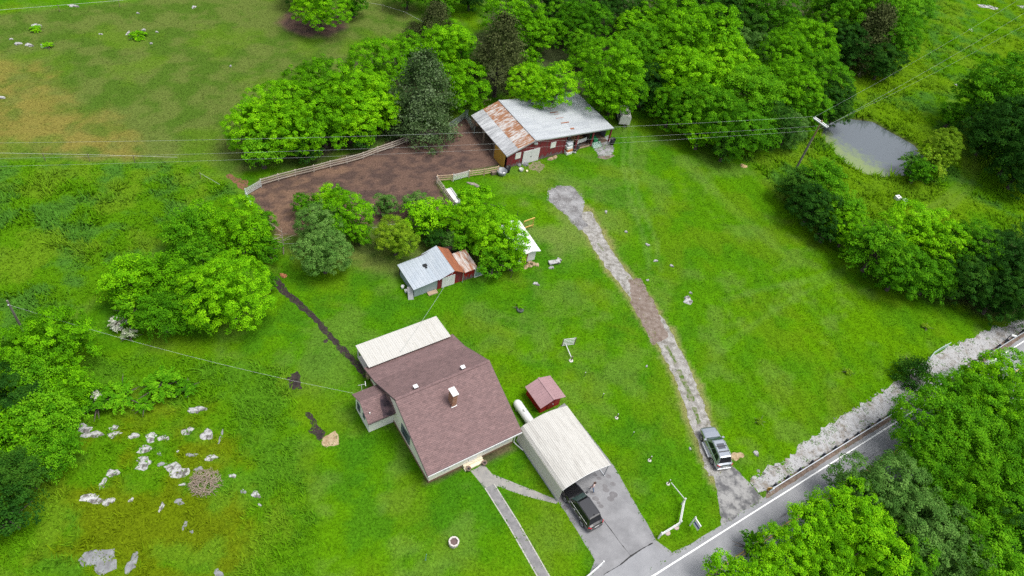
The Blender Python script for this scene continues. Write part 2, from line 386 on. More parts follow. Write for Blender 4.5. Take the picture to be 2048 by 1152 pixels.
M_ASPH = mat('road_asphalt', (.205, .208, .22), .9, 0, (.27, .273, .285), .35, (.35, .7), .25, 30, space='World')
M_OLDASPH = mat('worn_asphalt', (.09, .09, .094), .9, 0, (.26, .257, .252), .9, (.40, .56), .35, 14, space='World')
M_DRIVE = mat('drive_concrete', (.165, .165, .172), .85, 0, (.235, .235, .243), .6, (.35, .65), .2, 25, space='World')
M_PATH = mat('path_concrete', (.20, .195, .19), .9, 0, (.28, .268, .245), 1.4, (.35, .65), .2, 30, space='World')
M_PATHED = mat('path_edge', (.40, .39, .36), .9, 0, (.30, .29, .26), 4, (.4, .7), space='World')
M_GRAV = mat('track_gravel', (.15, .14, .12), .95, 0, (.33, .32, .305), 1.5, (.36, .62), .8, 22, space='World')
M_GRAVP = mat('pad_gravel', (.13, .125, .125), .95, 0, (.27, .27, .275), .45, (.42, .60), .9, 18, space='World')
M_SHOULD = mat('shoulder_stone', (.16, .135, .105), .95, 0, (.34, .34, .345), .8, (.34, .52), .9, 12, space='World')
M_VERGE = mat('verge_grit', (.10, .07, .055), .95, 0, (.20, .15, .12), 2, (.35, .65), .5, 20, space='World')
M_TRDIRT = mat('brown_track_dirt', (.12, .085, .065), .95, 0, (.22, .18, .155), 1.6, (.35, .65), .6, 20, space='World')
M_SOILD = mat('dark_soil', (.014, .010, .010), .95, 0, (.042, .030, .027), 2.5, (.35, .65), .9, 10, space='World')
M_TANCL = mat('tan_clay', (.22, .15, .08), .9, 0, (.42, .33, .21), 2, (.35, .65), .4, 12, space='World')
M_LINEW = mat('white_line_paint', (.80, .80, .80), .6, 0, (.66, .66, .66), 3, (.45, .75), space='World')
M_LINEY = mat('yellow_line_paint', (.62, .40, .10), .6, 0, (.45, .32, .14), 3, (.45, .75), space='World')
M_CRACK = mat('crack_dark', (.03, .03, .03), .95)
M_STAIN = mat('oil_stain', (.12, .115, .12), .8, 0, (.17, .165, .17), 2, space='World')

TH = R(40.35); RT = Vector((math.cos(TH), math.sin(TH))); RN = Vector((math.sin(TH), -math.cos(TH))); R0 = Vector((26.69, 36.15))
def rd(t, n): p = R0 + RT * t + RN * n; return (p.x, p.y)
LAWN_EX = []
def ex(p): LAWN_EX.append(p); return p
road = flat('road', ex([rd(-120, -.62), rd(220, -.62), rd(220, 6.1), rd(-120, 6.1)]), .008, M_ASPH, .05, 1.2)
for n0, w, m, nm in ((0, .13, M_LINEW, 'road_edge_line'), (2.47, .11, M_LINEY, 'road_centre_line'), (2.72, .11, M_LINEY, 'road_centre_line'), (5.3, .13, M_LINEW, 'road_edge_line')):
    flat(nm, [rd(-120, n0 - w / 2), rd(220, n0 - w / 2), rd(220, n0 + w / 2), rd(-120, n0 + w / 2)], .013, m, .012, 1.0)
for k, (ln_, w_) in enumerate([([(1712, 932), (1735, 918), (1762, 900)], .13), ([(1708, 915), (1730, 905)], .10), ([(1470, 1090), (1540, 1048), (1600, 1010)], .10)]):
    flat('skid_mark', strip(GW(ln_), w_), .0102, mat('tyre_mark', (.10, .10, .105), .85, 0, (.17, .17, .178), 3, (.4, .6), space='World'), .07, .2, 90 + k)
flat('verge', ex([rd(5.0, -1.1), rd(70, -1.3), rd(200, -1.3), rd(200, -.45), rd(4.2, -.45)]), .0105, M_VERGE, .10)
flat('gravel_shoulder', ex(GW([(1502, 958), (1560, 925), (1640, 862), (1740, 800), (1800, 762), (1850, 722), (1930, 680), (2000, 652), (2090, 630)]) + [rd(66, -1.0), rd(4.6, -1.0), tuple(G(1520, 985)[:2])]), .0045, M_SHOULD, .6, .45, 3)
flat('gravel_track', ex(strip(L_TRK, [2.6, 2.3, 2.1, 2.5, 2.3, 2.2, 2.6])), .005, M_GRAV, .22, .3, 5)
flat('dirt_patch', GW([(1258, 560), (1282, 556), (1300, 590), (1322, 640), (1336, 672), (1306, 690), (1280, 640), (1262, 605)]), .009, M_TRDIRT, .25, .3, 6)
M_STRIP = mat('track_centre_grass', (.060, .110, .010), .95, 0, (.20, .19, .15), 1.8, (.44, .60), .8, 14, space='World')
for k, (pts_, w_) in enumerate([([(1332, 690), (1345, 716), (1352, 730)], .45), ([(1356, 740), (1372, 772), (1384, 802)], .55), ([(1388, 815), (1400, 848)], .5), ([(1196, 487), (1206, 502)], .35)]):
    flat('grass_strip', strip(GW(pts_), w_), .0115, M_STRIP, .22, .2, 80 + k)
flat('gravel_pad', ex(GW([(1096, 380), (1116, 372), (1140, 372), (1160, 388), (1168, 405), (1163, 430), (1175, 452), (1158, 460), (1135, 432), (1110, 415), (1098, 398)])), .0065, M_GRAVP, .3, .3, 7)
flat('gravel_pad', GW([(1195, 285), (1215, 270), (1229, 296), (1222, 310), (1200, 312), (1190, 300)]), .0065, M_GRAVP, .3, .3, 8)
flat('bare_patch', GW([(1195, 308), (1225, 306), (1230, 312), (1212, 318), (1196, 315)]), .0055, M_TRDIRT, .3, .3, 28)
flat('bare_patch', GW([(1057, 330), (1080, 322), (1092, 330), (1080, 346), (1070, 344), (1056, 340)]), .0055, mat('bare_earth', (.20, .15, .11), .95, 0, (.13, .16, .05), 2, (.4, .6), space='World'), .5, .3, 29)
flat('driveway', ex(GW([(1043, 874), (1129, 806), (1228, 932), (1268, 1002), (1312, 1080), (1345, 1105)]) + [rd(-6, -.55), rd(-20, -.55), tuple(G(1190, 1120)[:2]), tuple(G(1118, 1004)[:2])]), .0055, M_DRIVE, .06, .4, 9)
apron = flat('driveway_apron', GW([(1212, 1146), (1300, 1087), (1340, 1106)]) + [rd(-9, -.50), rd(-19, -.50)], .0095, M_ASPH, .05, .4, 10)
flat('driveway_crack', strip(GW([(1208, 1149), (1240, 1130), (1262, 1112), (1285, 1097), (1305, 1086)]), [.05, .09, .12, .10, .05]), .0125, M_CRACK, .05, .2, 11)
flat('driveway_crack', strip(GW([(1205, 1038), (1222, 1060), (1240, 1085), (1262, 1112)]), [.06, .04, .04, .06]), .0125, M_CRACK, .04, .2, 12)
for k, (x, y, r) in enumerate([(1185, 986, .30), (1190, 950, .22), (1198, 956, .24), (1209, 972, .28), (1212, 980, .32), (1191, 997, .32), (1197, 1005, .2), (1202, 1012, .25), (1121, 998, .42), (1226, 989, .42), (1222, 997, .36), (1130, 1015, .3), (1217, 953, .3), (1226, 968, .26), (1145, 1040, .3)]):
    g = G(x, y); flat('oil_stain', [(g.x + r * math.cos(a), g.y + r * .8 * math.sin(a)) for a in np.linspace(0, 6.28, 13)[:-1]], .0075 + .0004 * k, M_STAIN, .08, .2, 20 + k)
flat('driveway', ex(GW([(1428, 952), (1462, 930), (1474, 940), (1500, 968), (1528, 1000)]) + [rd(3.5, -.5), rd(-2.2, -.55), tuple(G(1442, 1035)[:2])]), .0095, M_OLDASPH, .15, .35, 13)
HA = lambda a, b: (lambda o, t: (o[0] + a * math.cos(t) - b * math.sin(t), o[1] + a * math.sin(t) + b * math.cos(t)))(*frame(856.7, 965.6, 40.64))
flat('path', ex(GW([(941, 942), (968, 928), (984, 948), (1040, 970), (1116, 1000), (1114, 1008), (1050, 992), (1000, 974), (988, 972), (986, 985), (970, 978)])), .005, M_PATH, .03, .4, 14)
pl = GW([(979, 972), (1028, 1050), (1094, 1165)])
flat('path', ex(strip(pl, [1.15, 1.0, 1.0])), .0062, mat('path_concrete_worn', (.14, .137, .14), .9, 0, (.215, .21, .21), 1.6, (.35, .65), .2, 30, space='World'), .02, .5, 15)
for s in (-1, 1):
    off = [tuple(Vector(p) + Vector((math.cos(R(40.6)), math.sin(R(40.6)))) * .5 * s) for p in pl]
    flat('path_edging', strip(off, .10), .02, M_PATHED, .01, .6, 16, .02)
for k, poly in enumerate([strip(L_TRENCH, [1.1, .95, .8, .65, .6, .75])]):
    flat('soil_trench', ex(poly), .006, M_SOILD, .22, .18, 17)
for k, poly in enumerate([[(575, 757), (583, 746), (594, 742), (602, 748), (600, 768), (603, 778), (590, 780), (574, 778)], [(646, 682), (652, 678), (657, 682), (654, 686), (648, 686)], [(651, 691), (657, 686), (662, 687), (656, 692)], [(578, 686), (582, 684), (583, 688)],
                          [(612, 826), (618, 824), (628, 838), (636, 855), (650, 865), (640, 884), (634, 872), (616, 862), (624, 852)]]):
    flat('soil_patch', ex(GW(poly)), .0045, M_SOILD, .30, .15, 40 + k)
flat('clay_patch', ex(GW([(645, 874), (672, 861), (678, 888), (652, 896), (641, 890)])), .0075, M_TANCL, .18, .25, 50)
flat('soil_patch', GW([(452, 350), (470, 352), (495, 362), (500, 372), (485, 382), (470, 372)]), .0045, mat('red_soil', (.20, .09, .045), .95, 0, (.12, .06, .04), 2, space='World'), .4, .3, 51)

# ------------------------------------------------------------------ pond
def pond():
    o = outline(Z_POND, .5, .35, 60); tris = tessellate_polygon([[Vector((x, y, 0)) for x, y in o]])
    bm = bmesh.new(); vs = [bm.verts.new((x, y, -.42)) for x, y in o]
    for t in tris: bm.faces.new([vs[i] for i in t])
    bmesh.ops.recalc_face_normals(bm, faces=bm.faces)
    me = bpy.data.meshes.new('pond'); bm.to_mesh(me); bm.free()
    if me.polygons[0].normal.z < 0: me.flip_normals()
    m, N, L, b = nodes_of('pond_water'); setin(b, rough=.06, spec=.6); b.inputs['Base Color'].default_value = (.092, .108, .122, 1)
    gm = N.new('ShaderNodeNewGeometry'); nz = N.new('ShaderNodeTexNoise'); nz.inputs['Scale'].default_value = .9; nz.inputs['Detail'].default_value = 9; nz.inputs['Roughness'].default_value = .7; L.new(gm.outputs['Position'], nz.inputs['Vector'])
    a, c = G(1672, 290), G(1800, 300); d = (c - a).normalized()
    dt = N.new('ShaderNodeVectorMath'); dt.operation = 'DOT_PRODUCT'; dt.inputs[1].default_value = tuple((G(1690, 322) - G(1790, 262)).normalized()); sb = N.new('ShaderNodeVectorMath'); sb.operation = 'SUBTRACT'; sb.inputs[1].default_value = tuple(G(1722, 300)); L.new(gm.outputs['Position'], sb.inputs[0]); L.new(sb.outputs[0], dt.inputs[0])
    ma = N.new('ShaderNodeMath'); ma.operation = 'MULTIPLY_ADD'; ma.inputs[1].default_value = .085; L.new(dt.outputs['Value'], ma.inputs[0]); L.new(nz.outputs['Fac'], ma.inputs[2])
    cr = N.new('ShaderNodeValToRGB'); cr.color_ramp.elements[0].position, cr.color_ramp.elements[1].position = .44, .74; L.new(ma.outputs[0], cr.inputs['Fac'])
    al = N.new('ShaderNodeBsdfDiffuse'); al.inputs['Color'].default_value = (.20, .26, .09, 1)
    sc = N.new('ShaderNodeMath'); sc.operation = 'MULTIPLY'; sc.inputs[1].default_value = .72; L.new(cr.outputs['Color'], sc.inputs[0])
    mx = N.new('ShaderNodeMixShader'); L.new(sc.outputs[0], mx.inputs[0]); L.new(b.outputs[0], mx.inputs[1]); L.new(al.outputs[0], mx.inputs[2]); L.new(mx.outputs[0], N['Material Output'].inputs['Surface'])
    bz = N.new('ShaderNodeTexNoise'); bz.inputs['Scale'].default_value = 3; bp = N.new('ShaderNodeBump'); bp.inputs['Strength'].default_value = .06; L.new(gm.outputs['Position'], bz.inputs['Vector']); L.new(bz.outputs['Fac'], bp.inputs['Height']); L.new(bp.outputs[0], b.inputs['Normal'])
    me.materials.append(m); tag(obj('pond', me), kind='structure')
pond()

# ------------------------------------------------------------------ grass: one tuft mesh for lawns and pasture, one for the tall meadows
BUILT = []                                               # footprints kept free of grass, filled below
BUILT += [[HA(0, -.1), HA(9.5, -.1), HA(9.5, 16.4), HA(0, 16.4)], [HA(-2.7, 7.5), HA(0, 7.5), HA(0, 10.7), HA(-2.7, 10.7)], [HA(3.7, -.6), HA(5.9, -.6), HA(5.9, 0), HA(3.7, 0)], [HA(10.1, -7.4), HA(16.1, -7.4), HA(16.1, .2), HA(10.1, .2)]]
def LF(px, py, deg, a, b):
    o, t = frame(px, py, deg); return (o[0] + a * math.cos(t) - b * math.sin(t), o[1] + a * math.sin(t) + b * math.cos(t))
BUILT += [[LF(1011.3, 336.8, 39.95, a, b) for a, b in ((-.3, -.05), (18.6, -.2), (18.6, 9.6), (-.3, 10.2))], [LF(827.9, 593.9, 40, a, b) for a, b in ((-.1, -.1), (8, -.1), (8, 4), (-.1, 4))]]
def scatter(n, seed, x0=-95, x1=116, y0=10, y1=196):
    r = np.random.default_rng(seed); X, Y = r.uniform(x0, x1, n), r.uniform(y0, y1, n)
    px, py = PX(X, Y, 0.0); k = (px > -60) & (px < 2110) & (py > -60) & (py < 1215)
    return X[k], Y[k], r
def tufts(name, X, Y, r, hgt, wid, blades, lean, C, m, label):
    n = len(X); B = blades
    ang = r.uniform(0, 6.283, (n, B)); ca, sa = np.cos(ang), np.sin(ang)
    h = hgt[:, None] * r.uniform(.55, 1.25, (n, B)); w = wid[:, None] * r.uniform(.7, 1.3, (n, B)); ln = lean * h * r.uniform(.4, 1.4, (n, B))
    ox, oy = r.normal(0, 1, (n, B)) * wid[:, None] * .9, r.normal(0, 1, (n, B)) * wid[:, None] * .9
    bx, by = X[:, None] + ox, Y[:, None] + oy
    V = np.empty((n, B, 3, 3))
    V[:, :, 0] = np.stack([bx - sa * w / 2, by + ca * w / 2, np.zeros_like(bx)], -1)
    V[:, :, 1] = np.stack([bx + sa * w / 2, by - ca * w / 2, np.zeros_like(bx)], -1)
    V[:, :, 2] = np.stack([bx + ca * ln, by + sa * ln, h], -1)
    cc = C[:, None, None, :] * r.uniform(.84, 1.18, (n, B))[:, :, None, None] * np.ones((1, 1, 3, 1))
    me = bpy.data.meshes.new(name); np_mesh(me, V.reshape(-1, 3), np.arange(n * B * 3).reshape(-1, 3)); set_col(me, 'col', np.clip(cc.reshape(-1, 3), .002, .7))
    me.materials.append(m); return tag(obj(name, me), label, 'grass', None, 'stuff')
def keep_off(X, Y, soft=0.0):
    k = np.ones(X.shape, bool)
    creep = -.75 * sstep(.45, .75, fbm(X, Y, .9, 3, 71))
    for i, p in enumerate(LAWN_EX):
        k &= sdist(X, Y, p) > (np.minimum(creep * 2.4, soft) if i == 2 else np.minimum(creep, soft) if i == 3 else np.minimum(creep * .5, soft) if i >= 9 else soft)
    for p in BUILT: k &= sdist(X, Y, p) > soft
    k &= sdist(X, Y, Z_POND) > .2
    return k
M_GRASS = attr_mat('grass_blades', 'col', .12, 2.0, .85, 0, 1, .30)
X, Y, r = scatter(620000, 11); z = zones(X, Y)
k = keep_off(X, Y, -.12) & (r.random(X.shape) > z['soil'] * .97) & (r.random(X.shape) > z['wood'] * .7) & (r.random(X.shape) > z['edge'] * .6)
tall = np.maximum.reduce([z['meadl'], z['weed'] * (1 - .6 * z['moss']), z['meadr']])
d = np.hypot(np.hypot(X, Y), CAMH); k &= (tall < .5) & (r.random(X.shape) < np.clip(105 / d, .35, 1) ** 2)
X, Y = X[k], Y[k]; zk = {q: v[k] for q, v in z.items()}; C = ground_col(X, Y, zk)
tufts('short_grass', X, Y, r, .055 - .01 * zk['past'] + .03 * vnoise(X * .8, Y * .8), np.full(X.shape, .10), 3, 1.4, C * 1.28, M_GRASS, 'short mown and grazed grass of the lawns and pasture')
X, Y, r = scatter(430000, 12); z = zones(X, Y)
tall = np.maximum.reduce([z['meadl'], z['weed'] * (1 - .6 * z['moss']), z['meadr']])
k = keep_off(X, Y, .2) & (r.random(X.shape) < tall) & (tall > .3) & (r.random(X.shape) > z['soil']) & (r.random(X.shape) > z['wood'] * .6)
d = np.hypot(np.hypot(X, Y), CAMH); k &= (r.random(X.shape) < np.clip(110 / d, .35, 1) ** 2)
X, Y = X[k], Y[k]; zk = {q: v[k] for q, v in z.items()}; C = ground_col(X, Y, zk)
hh = .16 + .42 * sstep(.4, .66, fbm(X, Y, .35, 4, 51)) * (1 - .65 * zk['weed']) + .20 * sstep(.55, .7, fbm(X, Y, .5, 3, 52)) * zk['weed']
pdn = sdist(X, Y, Z_POND); hh = hh + .5 * (1 - sstep(.3, 1.8, pdn)) * sstep(.4, .6, fbm(X, Y, .8, 3, 72))
hh = hh * np.clip(ldist(X, Y, L_POND) / 1.5 - .5, .4, 1)
tufts('tall_grass', X, Y, r, hh, .10 + .18 * hh, 4, 1.1, C * 1.7, M_GRASS, 'tall rough meadow grass and weeds around the mown yard')

# loose stones on the shoulder and the track
def gravel(name, polys, n, seed, rad, m, label):
    r = np.random.default_rng(seed); P = []
    for pts in polys:
        a = np.array(pts); X, Y = r.uniform(a[:, 0].min(), a[:, 0].max(), n), r.uniform(a[:, 1].min(), a[:, 1].max(), n)
        s = sdist(X, Y, pts) + (fbm(X, Y, .5, 3, 5) - .5) * 1.2; k = s < .1; P.append(np.stack([X[k], Y[k]], 1))
    P = np.concatenate(P); n = len(P); sz = rad * r.lognormal(0, .45, n)
    base = np.array([(1, 0, 0), (0, 1, 0), (-1, 0, 0), (0, -1, 0), (0, 0, 1)])
    V = base[None] * sz[:, None, None] * r.uniform(.5, 1.2, (n, 5, 1)); a = r.uniform(0, 6.28, n); ca, sa = np.cos(a)[:, None], np.sin(a)[:, None]
    V = np.stack([V[..., 0] * ca - V[..., 1] * sa + P[:, :1], V[..., 0] * sa + V[..., 1] * ca + P[:, 1:], V[..., 2] * .7 + .004], -1)
    F = np.array([(0, 1, 4), (1, 2, 4), (2, 3, 4), (3, 0, 4)])[None] + 5 * np.arange(n)[:, None, None]
    me = bpy.data.meshes.new(name); np_mesh(me, V.reshape(-1, 3), F.reshape(-1, 3))
    set_col(me, 'col', np.repeat(np.clip(np.array((.26, .257, .255)) * r.uniform(.4, 1.5, (n, 1)) * np.array((1, 1, 1)) ** 1, .1, .8), 5, 0)); me.materials.append(m)
    tag(obj(name, me), label, 'gravel', None, 'stuff')
M_STONE = attr_mat('loose_stone', 'col', .2, 10, .9, 0)
gravel('loose_gravel', [LAWN_EX[2]], 26000, 3, .07, M_STONE, 'loose pale limestone gravel strewn along the road shoulder')
gravel('loose_gravel', [LAWN_EX[3], LAWN_EX[4]], 3500, 4, .035, M_STONE, 'fine grey gravel spread over the farm track and pad')
# ------------------------------------------------------------------ building materials
def shingle_mat(name, c1, c2, c3):
    m, N, L, b = nodes_of(name); setin(b, rough=.9, spec=.2)
    tc = N.new('ShaderNodeTexCoord'); mp = N.new('ShaderNodeMapping'); mp.inputs['Scale'].default_value = (1, 1, 1); L.new(tc.outputs['Object'], mp.inputs[0])
    br = N.new('ShaderNodeTexBrick'); br.inputs['Scale'].default_value = 1; br.inputs['Brick Width'].default_value = .42; br.inputs['Row Height'].default_value = .15; br.inputs['Mortar Size'].default_value = .010; br.inputs['Bias'].default_value = -.1
    br.inputs['Color1'].default_value, br.inputs['Color2'].default_value, br.inputs['Mortar'].default_value = c4(c1), c4(c2), c4(c3); L.new(mp.outputs[0], br.inputs['Vector'])
    nz = N.new('ShaderNodeTexNoise'); nz.inputs['Scale'].default_value = 1.3; nz.inputs['Detail'].default_value = 6; L.new(tc.outputs['Object'], nz.inputs['Vector'])
    n2 = N.new('ShaderNodeTexNoise'); n2.inputs['Scale'].default_value = 5; n2.inputs['Detail'].default_value = 3; n2.inputs['Roughness'].default_value = .8
    m2 = N.new('ShaderNodeMapping'); m2.inputs['Scale'].default_value = (.45, 1.5, 1.5); L.new(tc.outputs['Object'], m2.inputs[0]); L.new(m2.outputs[0], n2.inputs['Vector'])
    ml = N.new('ShaderNodeMath'); ml.operation = 'MULTIPLY_ADD'; ml.inputs[1].default_value = .35; ml.inputs[2].default_value = .28; L.new(nz.outputs['Fac'], ml.inputs[0])
    m3 = N.new('ShaderNodeMath'); m3.operation = 'MULTIPLY_ADD'; m3.inputs[1].default_value = 1.15; L.new(n2.outputs['Fac'], m3.inputs[0]); L.new(ml.outputs[0], m3.inputs[2])
    vm = N.new('ShaderNodeVectorMath'); vm.operation = 'SCALE'; L.new(br.outputs['Color'], vm.inputs[0]); L.new(m3.outputs[0], vm.inputs['Scale']); L.new(vm.outputs[0], b.inputs['Base Color'])
    bp = N.new('ShaderNodeBump'); bp.inputs['Strength'].default_value = .5; bp.inputs['Distance'].default_value = .02; L.new(br.outputs['Fac'], bp.inputs['Height']); bp.invert = True; L.new(bp.outputs[0], b.inputs['Normal'])
    return m
M_SHIN = shingle_mat('brown_shingle', (.188, .120, .117), (.148, .097, .096), (.10, .070, .072))
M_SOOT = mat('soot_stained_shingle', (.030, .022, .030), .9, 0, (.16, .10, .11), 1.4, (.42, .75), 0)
M_WHITE = mat('white_paint', (.78, .78, .74), .6, 0, (.70, .69, .63), 1.2, (.4, .75))
M_SIDING = mat('cream_siding', (.78, .75, .66), .6, 0, (.70, .66, .55), 1.0, (.4, .75), .15, 14, (.3, .3, 6))
M_TRIM = mat('white_trim', (.64, .64, .635), .5)
M_GLASS = mat('window_glass', (.03, .04, .05), .08, 0, spec=.8)
M_DKGREY = mat('dark_grey', (.05, .05, .055), .6)
M_SHUT = mat('slate_shutter', (.10, .12, .14), .6)
M_FASC = mat('fascia_dark', (.09, .065, .07), .7)
M_BRICK = mat('chimney_brick', (.30, .13, .07), .9, 0, (.20, .085, .05), 5, (.35, .65), .6, 16, (1, 1, 3))
M_FOUND = mat('foundation_brown', (.22, .13, .08), .95, 0, (.15, .10, .06), 3)
M_CREAMMETAL = mat('cream_metal_roof', (.47, .46, .43), .45, 0, (.41, .395, .355), 1.0, (.48, .70), 0, 10, (5, .4, 1), 8, rnd=.08)
M_CPORT = mat('carport_metal', (.44, .43, .40), .45, 0, (.36, .348, .32), 1.3, (.44, .66), 0, 10, (2.2, .3, 1), 6, rnd=.10)
M_CSIDE = mat('carport_side_metal', (.52, .505, .44), .45, 0, (.44, .42, .36), .8, (.4, .7), 0, 10, (1, .5, 3))
M_STEEL = mat('galvanised_steel', (.42, .44, .46), .45, .35, (.32, .34, .36), 4)
M_BARNRED = mat('weathered_barn_red', (.20, .020, .026), .85, 0, (.13, .045, .045), 1.1, (.45, .62), .3, 10, (4, 4, .5), 8)
M_BARNGREY = mat('bare_grey_board', (.12, .05, .05), .9, 0, (.17, .145, .14), 1.4, (.38, .6), .3, 10, (5, 5, .5), 8)
M_SHEDRED = mat('shed_red', (.30, .008, .008), .6, 0, (.24, .010, .012), 1.4)
M_ROSE = mat('rose_brown_metal', (.30, .185, .195), .45, 0, (.255, .155, .165), 1.3, (.4, .7), 0, 10)
M_GALV = mat('galvanised_roof', (.32, .34, .365), .45, .1, (.40, .42, .44), .45, (.35, .6), 0, 10, (.35, 2.5, 1), 6, rnd=.12)
M_GALVB = mat('pale_blue_galvanised', (.34, .385, .43), .4, .1, (.40, .44, .48), .5, (.35, .6), 0, 10, rnd=.1)
M_GALVW = mat('weathered_zinc', (.22, .225, .235), .5, .1, (.44, .45, .46), 1.0, (.38, .62), 0, 10, (.35, 3.0, 1), 8, rnd=.12)
M_RUST = mat('rusting_tin', (.25, .115, .055), .8, 0, (.44, .43, .42), 1.8, (.42, .56), 0, 10, (.5, 2.2, 1), 9, rnd=.16)
M_RUSTD = mat('rusted_tin', (.27, .095, .045), .8, 0, (.18, .065, .035), 1.6, (.4, .7), 0, 10, (2.5, .5, 1), 8, rnd=.15)
M_RUSTL = mat('flaking_tin', (.45, .42, .40), .7, 0, (.28, .13, .07), 1.2, (.44, .60), 0, 10, (2.5, .6, 1), 9, rnd=.15)
M_BLUESIDE = mat('blue_grey_siding', (.24, .30, .315), .6, 0, (.30, .355, .365), 2, (.4, .7), .1, 8, (5, 5, .4))
M_PLY = mat('yellow_plywood', (.46, .25, .035), .8, 0, (.36, .19, .03), 1.5)
M_WOOD = mat('raw_timber', (.40, .30, .20), .85, 0, (.28, .20, .13), 2.5, (.35, .65), .3, 14, (1, 1, 1))
M_OLDWOOD = mat('grey_timber', (.20, .15, .115), .9, 0, (.13, .10, .075), 2.5, (.35, .65), .3, 14)
M_FENCE = mat('pale_fence_board', (.50, .44, .37), .85, 0, (.36, .305, .25), 2.5, (.35, .65), .2, 14, rnd=.25)
M_ORANGE = mat('new_fence_board', (.58, .42, .30), .8, 0, (.47, .32, .21), 2.5, (.35, .65), rnd=.25)
M_PIPE = mat('pipe_gate_grey', (.52, .55, .55), .45, .2)
M_PIPEG = mat('pipe_gate_green', (.20, .27, .25), .5, .1)
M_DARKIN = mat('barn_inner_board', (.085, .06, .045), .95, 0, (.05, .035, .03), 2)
M_CONC = mat('cast_concrete', (.55, .53, .49), .9, 0, (.42, .40, .36), 4)
M_STEP = mat('cream_step_paint', (.74, .66, .50), .75, 0, (.62, .54, .38), 2.5, (.45, .75))
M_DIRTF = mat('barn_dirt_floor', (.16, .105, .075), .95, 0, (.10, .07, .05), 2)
M_BLACK = mat('black_plastic', (.012, .012, .014), .5)
M_PVC = mat('white_vinyl', (.66, .66, .66), .4)
M_PROP = mat('tank_white', (.60, .60, .60), .3)

def slab(name, parent, prof, a0, a1, th, m):               # bent roof slope: profile (b,z) pushed along a, with thickness
    mb = MB(); n = len(prof)
    low = [(b, z - th) for b, z in prof]
    mb.prism(prof + low[::-1], a0, a1)
    return mb.build(name, m, parent)
def window(parent, p, w, h, face, mf=None, mg=None, mull=True, depth=.05):
    """window part with its pane and glazing bar; face is the outward direction (unit, local); p the sill centre on the wall"""
    p, f = Vector(p), Vector(face).normalized(); s = Vector((-f.y, f.x, 0)); u = Vector((0, 0, 1)); mb = MB()
    for q0, q1 in ((p - s * w / 2, p - s * w / 2 + u * h), (p + s * w / 2, p + s * w / 2 + u * h)): mb.beam(q0 + f * .03, q1 + f * .03, .08, .08, up=f)
    for z in (0, h): mb.beam(p - s * (w / 2 + .04) + u * z + f * .035, p + s * (w / 2 + .04) + u * z + f * .035, .09, .09)
    o = mb.build('window', mf or M_TRIM, parent)
    a = p - s * w / 2 + f * .02; b_ = p + s * w / 2 + f * .02
    MB().add([a, b_, b_ + u * h, a + u * h], [(0, 1, 2, 3)]).build('pane', mg or M_GLASS, o)
    if mull: MB().beam(a + u * h / 2 + f * .02, b_ + u * h / 2 + f * .02, .04, .05).build('glazing_bar', mf or M_TRIM, o)
    return o

# ------------------------------------------------------------------ house
loc, rz = frame(856.7, 965.6, 40.64)
house = thing('house', 'cream farmhouse with broad brown shingle roof and brick chimney', 'house', loc, rz)
RIDGE = (6.62, 5.62); FRONT = [(-.48, 2.48), (1.8, 3.48), (4.3, 4.55), RIDGE]; BACK = [RIDGE, (9.3, 3.95), (11.1, 2.78), (13.72, 1.86)]
wall = [(0, 0), (0, 2.5), (1.8, 3.30), (4.3, 4.36), (6.62, 5.42), (9.3, 3.76), (11.1, 2.58), (13.0, 1.92), (13.0, 0)]
MB().prism(wall, 0, 9.5).build('wall', M_SIDING, house)
MB().box(-.03, 9.53, -.03, 13.03, 0, .32).build('foundation', M_FOUND, house)
rf = slab('roof', house, FRONT, -.45, 9.97, .14, M_SHIN)
rb = slab('roof', house, BACK, -.45, 9.97, .14, M_SHIN)
MB().beam((-.46, RIDGE[0], RIDGE[1] + .02), (9.98, RIDGE[0], RIDGE[1] + .02), .26, .05).build('ridge_cap', M_SHIN, rf)
for a in (-.47, 9.99):
    mb = MB()
    for (p, q) in list(zip(FRONT, FRONT[1:])) + list(zip(BACK, BACK[1:])): mb.beam((a, p[0], p[1] - .10), (a, q[0], q[1] - .10), .035, .17)
    mb.build('rake_board', M_FASC, rf)
MB().beam((-.45, -.515, 2.37), (9.97, -.515, 2.37), .07, .20).build('gutter', M_TRIM, rf)
MB().beam((-.45, -.472, 2.485), (9.97, -.472, 2.485), .05, .03).build('eave_strip', M_FASC, rf)
mb = MB().tube([(9.55, -.45, 2.3), (9.62, -.12, 2.0), (9.62, -.10, .3), (9.75, -.4, .12), (10.05, -1.3, .08)], .055, 6); mb.build('downspout', M_TRIM, house)
for a, b in ((1.95, 7.1), (7.18, 7.1)):
    v = MB().box(a - .17, a + .17, b - .15, b + .15, 5.1, 5.60).build('roof_vent', M_DKGREY, rb)
    MB().box(a - .22, a + .22, b - .20, b + .20, 5.602, 5.68).build('vent_cap', M_TRIM, v)
ch = MB().box(4.36, 4.84, 4.04, 4.88, 4.2, 6.42).build('chimney', M_BRICK, house)
for z in np.arange(4.75, 6.3, .22): MB().box(4.352, 4.848, 4.032, 4.888, z, z + .015).build('mortar_course', mat('mortar', (.42, .34, .27), .9), ch)
MB().box(4.28, 4.92, 3.96, 4.96, 6.43, 6.52).build('chimney_cap', M_TRIM, ch)
MB().add([(4.30, 3.98, 4.51), (4.90, 3.98, 4.51), (4.90, 4.10, 4.60), (4.30, 4.10, 4.60)], [(0, 1, 2, 3)]).build('flashing', M_TRIM, ch)
for a in (1.78, 6.45, 7.5, 8.5): window(house, (a, 0, .95), .75, 1.1, (0, -1, 0))
w = window(house, (0, 4.95, .85), 1.0, 1.35, (-1, 0, 0), M_SHUT)
for b in (4.25, 5.65): MB().box(-.07, -.01, b - .2, b + .2, .8, 2.25).build('shutter', M_SHUT, house)
